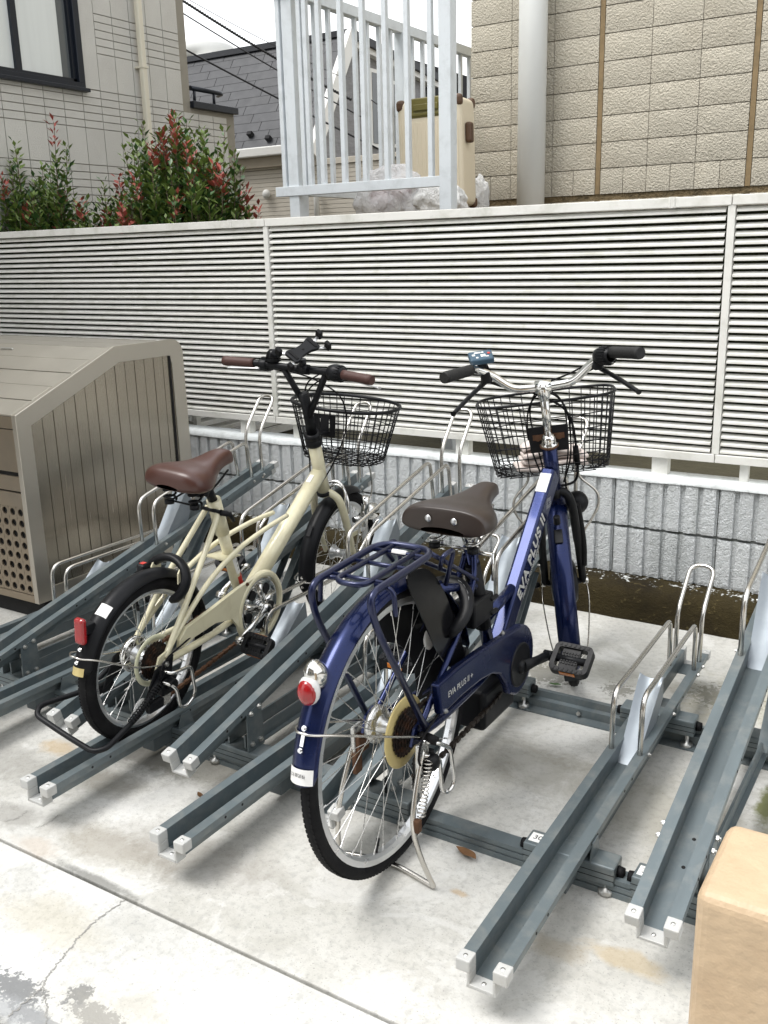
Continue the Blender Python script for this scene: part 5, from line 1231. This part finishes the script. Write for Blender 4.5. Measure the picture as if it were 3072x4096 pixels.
for k in range(22):
    y = .68 + k * .118
    if k in (7, 15): lp_(MB().box(-2.98, -2.92, y - .03, y + .03, 1.3, RTOP - .03), 'side_post')
    else: lp_(MB().box(-2.961, -2.939, y - .011, y + .011, 1.690, RTOP - .03), 'bar')
MB().box(-2.99, -2.07, .47, 1.98, 1.40, 1.545).build('landing_floor', 'plinth', kind='structure')

# ---------------------------------------------------------------- suitcase and plastic bags on the landing
mat('case_cream', (.72, .64, .49), .42, var=.05, vs=8)
mat('case_brown', (.09, .045, .022), .5, var=.2, vs=20)
mat('case_olive', (.14, .12, .025), .4, var=.1)
def plastic(name, col, al, tw_):
    mt, t, b, co = base(name); n1 = noise(t, co, 12, 5, .6, 1.5)
    t.links.new(mixc(t, n1, tuple(k * .85 for k in col), col), b.inputs['Base Color']); b.inputs['Roughness'].default_value = .25
    b.inputs['Alpha'].default_value = al; b.inputs['Transmission Weight'].default_value = tw_; b.inputs['IOR'].default_value = 1.1
    bump(t, b, noise(t, stretch(t, co, (1, 1, .6)), 26, 6, .65, 2.0), .8, .03)
plastic('bag_clear', (.95, .95, .96), .62, .0)
plastic('bag_white', (.95, .95, .94), .85, .0)
mat('bag_content', (.30, .10, .12), .7, var=.5, vs=12)
sc = empty('suitcase', (-2.715, 1.50, 1.545), 'cream ribbed suitcase with brown corner guards standing on the landing behind the railing', 'suitcase'); sc.rotation_euler = (0, R(-1.5), R(7)); sc.scale = (1.1, 1.05, 1.06)
scb = part(MB().box(-.172, .172, -.11, .11, .055, .585), 'shell', 'case_cream', sc, None, .03, 4)
for k in range(15):
    x = -.150 + k * .0214
    part(MB().box(x - .0035, x + .0035, -.1125, -.109, .09, .475), 'rib', 'case_cream', scb, None, .0012)
part(MB().box(-.115, .10, -.1135, -.10, .495, .592), 'handle_recess', 'case_olive', scb, None, .006)
part(MB().box(-.075, .055, -.122, -.113, .53, .56).box(-.10, .085, -.117, -.112, .505, .520), 'pull_handle', 'case_olive', scb, None, .004)
for sx_ in (-1, 1):
    for sy in (-1, 1):
        for z0 in (.045, .535): part(MB().box(*sorted((sx_ * .130, sx_ * .1755)), *sorted((sy * .07, sy * .1135)), z0, z0 + .058), 'corner_guard', 'case_brown', sc, None, .018, 3)
    part(MB().lathe([(0, -.012), (.026, -.012), (.026, .012), (0, .012)], tr(sx_ * .13, -.07, .030), 16), 'wheel', 'rubber', sc)
part(MB().box(-.1, .1, -.02, .02, .585, .602), 'top_handle', 'case_brown', sc, None, .006)
part(MB().box(.172, .205, -.06, -.01, .36, .46), 'side_handle', 'case_brown', sc, None, .012, 3)
def bag(name, c, r, sc_, seed, mt, label, content=None):
    rnd = random.Random(seed); bm = bmesh.new(); bmesh.ops.create_icosphere(bm, subdivisions=5, radius=1)
    from mathutils import noise as mn
    for v in bm.verts:
        p = v.co.copy(); d = 1 + .22 * mn.noise(p * 1.7 + Vector((seed, 0, 0))) + .11 * mn.noise(p * 3.4 + Vector((0, seed, 0))) + .05 * abs(mn.noise(p * 8 + Vector((0, 0, seed)))) + .012 * abs(mn.noise(p * 19))
        v.co = Vector((p.x * sc_[0], p.y * sc_[1], max(p.z, -.55) * sc_[2])) * d * r
    me = bpy.data.meshes.new(name); bm.to_mesh(me); bm.free(); me.materials.append(MAT[mt]); me.polygons.foreach_set('use_smooth', [True] * len(me.polygons))
    o = bpy.data.objects.new(name, me); C.objects.link(o); o.location = c; o['label'] = label; o['category'] = 'plastic bag'
    if content:
        k = MB(); 
        for dx, dy, dz, rr in content: k.ball((dx, dy, dz), rr, 14, (1, .8, .8))
        k.build('bag_contents', 'bag_content', o)
    return o
bag('plastic_bag', (-2.62, .80, 1.625), .14, (1.45, .8, 1.05), 3, 'bag_clear', 'clear plastic bag with pinkish contents left of the suitcase', [(-.03, 0, .0, .08), (.05, .01, .03, .075)])
bag('plastic_bag', (-2.35, .82, 1.60), .10, (1.5, .8, .95), 9, 'bag_white', 'crumpled white plastic bag in front of the suitcase')
bag('plastic_bag', (-2.645, 1.86, 1.66), .09, (.7, .5, 1.4), 15, 'bag_white', 'tall white plastic bag right of the suitcase against the beige house')

# ---------------------------------------------------------------- grey house at the left
mat('house_grey', (.55, .54, .505), .85, var=.08, vs=5, bs=.7, bscale=130, bd=.006, dirt=(.45, .43, .40), dirt_amt=.3, dscale=3, piece=.07)
mat('groove_grey', (.27, .25, .21), .9, var=.2, vs=10)
mat('frame_dark', (.012, .016, .025), .35, .3, var=.1)
mat('glass', (.10, .11, .115), .06, var=.05, vs=1.5, rvar=.03)
mat('window_screen', (.66, .69, .68), .25, var=.10, vs=2.2, rvar=.05, aniso=(1, 9, .4), coat=.5)
mat('curtain', (.50, .52, .49), .9, var=.12, vs=3, aniso=(1, 14, 1))
mat('pipe_cream', (.62, .585, .48), .45, var=.05)
GX = -5.3
gh = empty('grey_house', (GX - 1, 1, .34), 'grey tiled house wall with dark-framed window, upper left', 'house'); GO = (-GX + 1, -1, -.34)
def gp(b, name, mt, bevel=0):
    o = b.build(name, mt, gh, bevel); o.location = GO; return o
gp(MB().box(GX - 4, GX - .010, -6, 2.338, .34, 2.45), 'wall_core', 'groove_grey'); gp(MB().box(GX - 4, GX - .010, 1.305, 2.338, 2.4502, 7), 'wall_core', 'groove_grey'); gp(MB().box(GX - 4, GX - .16, -6, 1.3048, 2.4502, 7), 'room', 'curtain')
gp(MB().box(GX - 4, GX - .010, 2.34, 2.83, .34, 2.455), 'parapet_core', 'groove_grey')
rowsz = []
z = 1.24
pat = [.2349] + [.0475] * 6
zz = 1.984 - .0475 * 5 - .235
seq = [(.2350, 1)] + [(.0478, 0)] * 5
zcur = 1.745 - .235
rows_ = []
for g in range(4):
    rows_.append((zcur, .235, 1)); zcur += .235
    for k in range(5 if g % 1 == 0 else 5): rows_.append((zcur, .0490, 0)); zcur += .0490
colw = .1605; c0y = .6459 - colw * 5
def tile(h, w):
    b = MB().box(0, .0095, .0028, w - .0028, .0028, h - .0028); return b.mesh('tile', 'house_grey')
tm_ = {(h, w): tile(h, w) for h in (.235, .0490) for w in (colw,)}
nt = 0
for (z, h, tall) in rows_:
    for k in range(3, 19):
        y = c0y + k * colw; w = colw
        if z > 3.25 or y + w < .2: continue
        if y + w > 2.345: 
            if z + h > 2.46 or y + w > 2.85: continue
        # window opening
        if y < 1.30 and y + w > .0 and z + h > 2.47:
            continue
        o = bpy.data.objects.new('tile', tm_[(h, colw)]); C.objects.link(o); o.parent = gh; o.location = Vector((GX - .010, y, z)) + Vector(GO); nt += 1
gp(MB().box(GX - .010, GX - .0005, 1.32, 1.4465, 2.475, 3.4), 'corner_panel', 'house_grey')
gp(MB().box(GX - .03, GX + .03, 2.335, 2.85, 2.455, 2.505), 'parapet_cap', 'frame_dark', .004)
gp(MB().tube(fillet([(GX - .02, 2.36, 2.60), (GX - .02, 2.72, 2.60), (GX - .10, 2.76, 2.60)], .03, 4), .018, 10).tube([(GX - .02, 2.40, 2.50), (GX - .02, 2.40, 2.60)], .012, 8).tube([(GX - .02, 2.62, 2.50), (GX - .02, 2.62, 2.60)], .012, 8), 'parapet_rail', 'frame_dark')
wf = gp(MB().box(GX - .06, GX + .018, .0, 1.312, 2.455, 2.50).box(GX - .06, GX + .018, 1.262, 1.312, 2.50, 3.6).box(GX - .08, GX + .040, .0, 1.330, 2.445, 2.468), 'window_frame', 'frame_dark', .003)
def sub(b, name, mt, p_, off): o = b.build(name, mt, p_); return o
MB().box(GX - .05, GX - .006, .0, 1.262, 2.50, 2.522).box(GX - .045, GX - .012, .795, .838, 2.50, 3.6).box(GX - .05, GX - .006, 1.235, 1.262, 2.50, 3.6).build('sash', 'frame_dark', wf)
MB().box(GX - .034, GX - .030, .838, 1.235, 2.52, 3.6).build('pane', 'window_screen', wf); MB().box(GX - .040, GX - .036, .0, .80, 2.52, 3.6).build('pane', 'window_screen', wf); MB().box(GX - .0335, GX - .0295, 1.165, 1.2345, 2.5205, 3.6).build('dark_strip', 'glass', wf)
gp(MB().box(GX + .035, GX + .075, 1.79, 1.835, .34, 5), 'downpipe', 'pipe_cream', .008)
gp(MB().box(GX, GX + .08, 1.785, 1.842, 2.655, 2.668), 'pipe_bracket', 'pipe_cream')

# ---------------------------------------------------------------- dark-roofed house in the middle distance
mat('slate', (.017, .019, .025), .55, var=.16, vs=3, bs=.3, bscale=60, bd=.004, piece=.25)
mat('slate_gap', (.010, .010, .012), .9)
mat('white_trim', (.74, .74, .72), .45, var=.04)
mat('siding_cream', (.58, .54, .47), .8, var=.07, vs=6, bs=.4, bscale=40, bd=.006)
mat('siding_gap', (.32, .28, .22), .9)
mat('gable_dark', (.24, .24, .25), .8, var=.35, vs=9, bs=1.0, bscale=10, bd=.03, aniso=(1, 1, 9))
mat('pale_tower', (.62, .62, .60), .8, var=.06)
dh = empty('slate_house', (-8, 6, .34), 'house with steep dark slate roof and cream lower wall behind the railing', 'house'); DO = (8, -6, -.34)
def dp(b, name, mt, bevel=0):
    o = b.build(name, mt, dh, bevel); o.location = DO; return o
EZ, RZ, EY, RY, XR = 2.46, 3.62, 4.98, 5.74, -6.10
sl = Vector((0, RY - EY, RZ - EZ)); sln = sl.length; sl.normalize(); nr = Vector((0, -sl.z, sl.y)); RM = basis((0, EY, EZ), (1, 0, 0), sl, nr)
dp(MB().box(-11, XR, 0, sln, -.05, -.004, RM), 'roof_deck', 'slate_gap')
NR = 12; ch = sln / NR; tw2 = .46
shm = MB().box(0, tw2 - .007, 0, ch * 1.02, 0, .012).mesh('shingle', 'slate')
shq = (RM.to_euler())
for r_ in range(NR):
    for k in range(0, 8):
        x = XR - .02 - (k + 1) * tw2 - (r_ % 3) * tw2 / 3 + (tw2 if False else 0)
        o = bpy.data.objects.new('shingle', shm); C.objects.link(o); o.parent = dh
        M = RM @ tr(x, r_ * ch, .0 + .002) @ rotx(R(-1.2)); o.location = M.translation + Vector(DO); o.rotation_euler = M.to_euler()
    w = (r_ % 3) * tw2 / 3
    if w > .01:
        M = RM @ tr(XR - .02 - w, r_ * ch, .002); dp(MB().box(0, w - .007, 0, ch * 1.02, 0, .012, M), 'shingle', 'slate')
dp(MB().box(-11, XR, RY - .06, RY + .06, RZ - .03, RZ + .03), 'ridge_cap', 'slate')
dp(MB().box(-11, XR - .13, RY, RY + 4, 2.0, RZ - .03), 'rear_body', 'slate_gap')
dp(MB().box(-11, XR - .03, EY - .10, EY - .02, EZ - .085, EZ + .01), 'gutter', 'white_trim', .012)
dp(MB().box(-11, XR - .06, EY - .05, EY + .06, EZ - .19, EZ - .085), 'soffit', 'siding_gap')
v0 = Vector((XR + .02, EY - .06, EZ - .10)); v1 = Vector((XR + .02, RY + .02, RZ + .06))
dp(MB().sweep([v0, v1], [(-.035, -.10), (.035, -.10), (.035, .045), (-.035, .045)], upv=nr), 'barge_board', 'white_trim', .004)
dp(MB().prism([(EY + .06, 2.28), (RY + .05, RZ - .12), (RY + 1.6, RZ - .22), (RY + 1.6, 2.28)], XR - .12, XR - .06), 'gable_wall', 'gable_dark')
dp(MB().prism([(RY, RZ + .02), (RY + 1.9, RZ - .17), (RY + 1.9, RZ - .25), (RY, RZ - .06)], XR - .2, XR + .06), 'eave', 'slate')
dp(MB().prism([(RY + .1, RZ - .07), (RY + 1.9, RZ - .25), (RY + 1.9, RZ - .31), (RY + .1, RZ - .13)], XR - .1, XR + .02), 'gutter', 'white_trim')
for (y0, y1, z0, z1) in ((6.16, 6.34, 2.52, 3.34), (6.62, 6.95, 2.55, 3.27)):
    w = dp(MB().box(XR - .06, XR - .03, y0, y1, z0, z1), 'window', 'white_trim'); MB().box(XR - .05, XR - .025, y0 + .035, y1 - .035, z0 + .04, z1 - .04).build('pane', 'glass', w)
dp(MB().box(-11, -4.0, 5.02, 5.4, .34, 2.27), 'lower_wall', 'siding_gap')
dp(MB().box(-11, -4.0, 4.985, 5.4, 2.25, 2.31), 'band', 'siding_cream', .004)
for k in range(16): dp(MB().box(-11, -4.0, 5.0, 5.03, 2.244 - (k + 1) * .0425 + .004, 2.244 - k * .0425), 'siding_board', 'siding_cream')
dp(MB().ball((-6.72, 4.96, 2.0), .05, 14, (1, .7, 1)), 'vent_hood', 'pale_tower'); dp(MB().tube(fillet([(-6.05, 4.98, 2.02), (-6.05, 4.94, 2.02), (-6.05, 4.94, 1.6)], .03, 4), .03, 10), 'vent_pipe', 'white_trim')
b = MB()
for x in (-6.95, -6.62): b.box(x - .03, x + .03, EY + .10, EY + .13, EZ + .20, EZ + .26)
dp(MB().box(-7.0, -6.94, .16, .20, .01, .06, RM), 'snow_stop', 'slate_gap'); dp(MB().box(-6.72, -6.66, .08, .12, .01, .06, RM), 'snow_stop', 'slate_gap')
tk = MB().lathe([(0, 0), (.9, 0), (.95, .35), (.6, .55), (0, .6)], basis((-20.9, 20, 7.05), (0, 0, 1), (1, 0, 0), (0, 1, 0)), 20).box(-22, -19.8, 19.2, 21, .3, 7.05)
tk.build('far_tower', 'pale_tower', label='pale far building with a roof tank just above the slate roof ridge', category='building')

# ---------------------------------------------------------------- overhead cables
mat('cable_black', (.012, .012, .014), .6)
CAMP = Vector((0, -3.44978, 1.36398))
def pix(px, py, y):
    d = fwd + rt * ((px - 1536) / 3790.33) - up * ((py - 2048) / 3790.33); t_ = (y - CAMP.y) / d.y; return CAMP + d * t_
def wire(p0, p1, r, label, sag=.05, twist=False):
    a, c_ = pix(*p0), pix(*p1); d = c_ - a; a2 = a - d * .8; c2 = c_ + d * .9; P = []
    for i in range(41):
        f = i / 40; p = a2.lerp(c2, f); p.z += sag * (4 * (f - .5) ** 2 - .35); P.append(p)
    b = MB().tube(P, r, 6)
    if twist:
        m_ = 700; b.tube([a2.lerp(c2, i / m_) + Vector((0, math.cos(i * .9) * r * 1.5, sag * (4 * (i / m_ - .5) ** 2 - .35) + math.sin(i * .9) * r * 1.5)) for i in range(m_ + 1)], r * .6, 4)
    b.build('overhead_cable', 'cable_black', label=label, category='cable', group='overhead cables')
wire((385, 0, 2.9), (1100, 381, 3.6), .008, 'thickest black overhead cable, lowest across the grey house wall')
wire((655, 0, 3.4), (1100, 270, 4.0), .006, 'thin black overhead cable second from below, passing the grey house corner')
wire((735, 0, 3.6), (1100, 225, 4.2), .008, 'twisted black overhead cable above the slate roof', twist=True)
wire((765, 0, 4.2), (1100, 178, 4.8), .0035, 'hair-thin overhead wire, uppermost against the sky')
wire((1640, 500, 4.6), (1880, 640, 5.0), .004, 'thin overhead wire seen low behind the landing railing')

# ---------------------------------------------------------------- photinia hedge
def shrub(name, label, cx, cy, hw, hd, zbase, top, nsh, seed, red=.3):
    rnd = random.Random(seed); E_ = empty(name, (cx, cy, zbase), label, 'shrub', 'red-tipped shrubs behind the fence')
    dark, mid, redm, st = MB(), MB(), MB(), MB()
    def leaf(b, p, d, L, w, roll):
        d = d.normalized(); s = d.cross(Vector((0, 0, 1)));
        if s.length < .1: s = Vector((1, 0, 0))
        s.normalize(); nn = s.cross(d); s = s * math.cos(roll) + nn * math.sin(roll); nn = s.cross(d)
        a = p + d * L * .5 - nn * L * .04
        b.add([p, a + s * w - nn * (-.18) * w, p + d * L - nn * L * .14, a - s * w - nn * (-.18) * w, a - nn * .25 * w], [(0, 1, 4), (1, 2, 4), (2, 3, 4), (3, 0, 4)], True)
    for i in range(nsh):
        a = rnd.uniform(0, 2 * math.pi); q = math.sqrt(rnd.random()); x = math.cos(a) * q * hw; y = math.sin(a) * q * hd
        ht = (top(x / hw) * (1 - .25 * q * abs(math.sin(a)))) * rnd.choice((rnd.uniform(.72, .92), rnd.uniform(.85, 1.0), rnd.uniform(.6, .9)))
        if rnd.random() < .12: ht *= 1.06
        base_ = Vector((x * .75, y * .6, 0)); tip = Vector((x + rnd.uniform(-.05, .05), y + rnd.uniform(-.05, .05), ht))
        P = [base_.lerp(tip, t_ / 5) + Vector((rnd.uniform(-.012, .012), rnd.uniform(-.012, .012), 0)) for t_ in range(6)]; P[0] = base_; st.tube(P, [.006, .005, .0045, .004, .003, .0015], 5)
        isred = rnd.random() < red; n = int((ht) * rnd.uniform(70, 92)); ph_ = rnd.uniform(0, 6)
        for k in range(n):
            f = .25 + .75 * (k + rnd.random() * .6) / n
            if f > 1: continue
            j = min(4, int(f * 5)); p = P[j].lerp(P[j + 1], f * 5 - j); az_ = ph_ + k * 2.4; el_ = R(rnd.uniform(15, 50) + 25 * max(0, f - .8) / .2)
            d = Vector((math.cos(az_) * math.cos(el_), math.sin(az_) * math.cos(el_), math.sin(el_))); L = rnd.uniform(.030, .072) * (1.0 if f < .93 else .75)
            p = p + d * rnd.uniform(.004, .03)
            t3 = f > .90 and isred
            leaf(redm if t3 else (mid if rnd.random() < .35 + .35 * (f > .8) else dark), p, d, L * (1.05 if t3 else 1), L * .26, rnd.uniform(-.5, .5))
    st.build('stem', 'stem_wood', E_); dark.build('foliage', 'leaf_dark', E_, kind='stuff'); mid.build('young_foliage', 'leaf_mid', E_, kind='stuff'); redm.build('red_shoots', 'leaf_red', E_, kind='stuff')
ZS = .34
shrub('photinia', 'tall pointed red-tipped green shrub in front of the grey house corner', -3.93, .68, .47, .33, ZS, lambda u: max(1.34, 1.87 - .42 * abs(u - .05) ** 1.6 + .05 * math.sin(u * 9 + 1)), 280, 1, .15)
shrub('photinia', 'low middle part of the red-tipped hedge between the tall shrub and the left clump', -4.62, .70, .42, .28, ZS, lambda u: 1.50 + .06 * math.sin(u * 7), 165, 2, .18)
shrub('photinia', 'leafy red-tipped clump at the far left edge above the fence', -5.32, .70, .46, .30, ZS, lambda u: 1.72 + .12 * math.sin(u * 6 + 1), 200, 3, .12)

# ---------------------------------------------------------------- unseen building added behind the camera to shade viewer-facing surfaces
mat('shade_building_wall', (.30, .27, .23), .85, var=.1, vs=3, bs=.4, bscale=60)
ab = empty('shade_building', (2, -7.6, 0), 'added unseen brown-grey building that shades surfaces facing the viewer', 'building')
MB().box(-5.5, 7, -2, 0, -.1, 6.0).build('wall', 'shade_building_wall', ab)
for i in range(4):
    for j in range(2):
        w = MB().box(-4.6 + i * 2.9, -3.0 + i * 2.9, .005, .06, 1.0 + j * 3, 2.6 + j * 3).build('window', 'frame_dark', ab); MB().box(-4.52 + i * 2.9, -3.08 + i * 2.9, .0605, .066, 1.08 + j * 3, 2.52 + j * 3).build('pane', 'glass', w)

# ---------------------------------------------------------------- fallen leaves
def gleaf(c, s, rz, mt, label, cat='leaf'):
    b = MB(); n = 7; vs = []; rnd = random.Random(int(c[0] * 1000))
    for i in range(n + 1):
        f = i / n; w = .38 * math.sin(math.pi * f ** .8) * s; z = .006 + .35 * s * abs(f - .5) * rnd.uniform(.5, 1.3)
        vs += [(-w, (f - .5) * 2 * s, z + w * .5), (0, (f - .5) * 2 * s, z), (w, (f - .5) * 2 * s, z + w * .4)]
    fs = []
    for i in range(n): fs += [(3 * i, 3 * i + 1, 3 * i + 4, 3 * i + 3), (3 * i + 1, 3 * i + 2, 3 * i + 5, 3 * i + 4)]
    b.add(vs, fs, True); o = b.build('fallen_leaf', mt, label=label, category=cat); o.location = c; o.rotation_euler = (0, 0, rz); return o
gleaf((-.885, -1.735, 0), .035, R(70), 'dry_leaf', 'curled brown leaf by the front base rail, left of the number label')
gleaf((-1.50, -1.52, 0), .03, R(40), 'dry_leaf', 'small brown leaf on the concrete between the two bicycles')
gleaf((-1.60, -1.86, 0), .018, R(60), 'dry_leaf', 'small rusty brown leaf in front of the inclined middle track')
gleaf((-1.045, -.80, 0), .022, R(100), 'green_leaf', 'small green leaf under the right pedal of the blue bicycle')
gleaf((-.33, -1.03, .055), .03, R(20), 'dry_leaf', 'pale brown leaf on the rear base rail at the right edge')
gleaf((-.29, -.90, .0), .025, R(120), 'dry_leaf', 'pale brown leaf behind the rear base rail at the right edge')
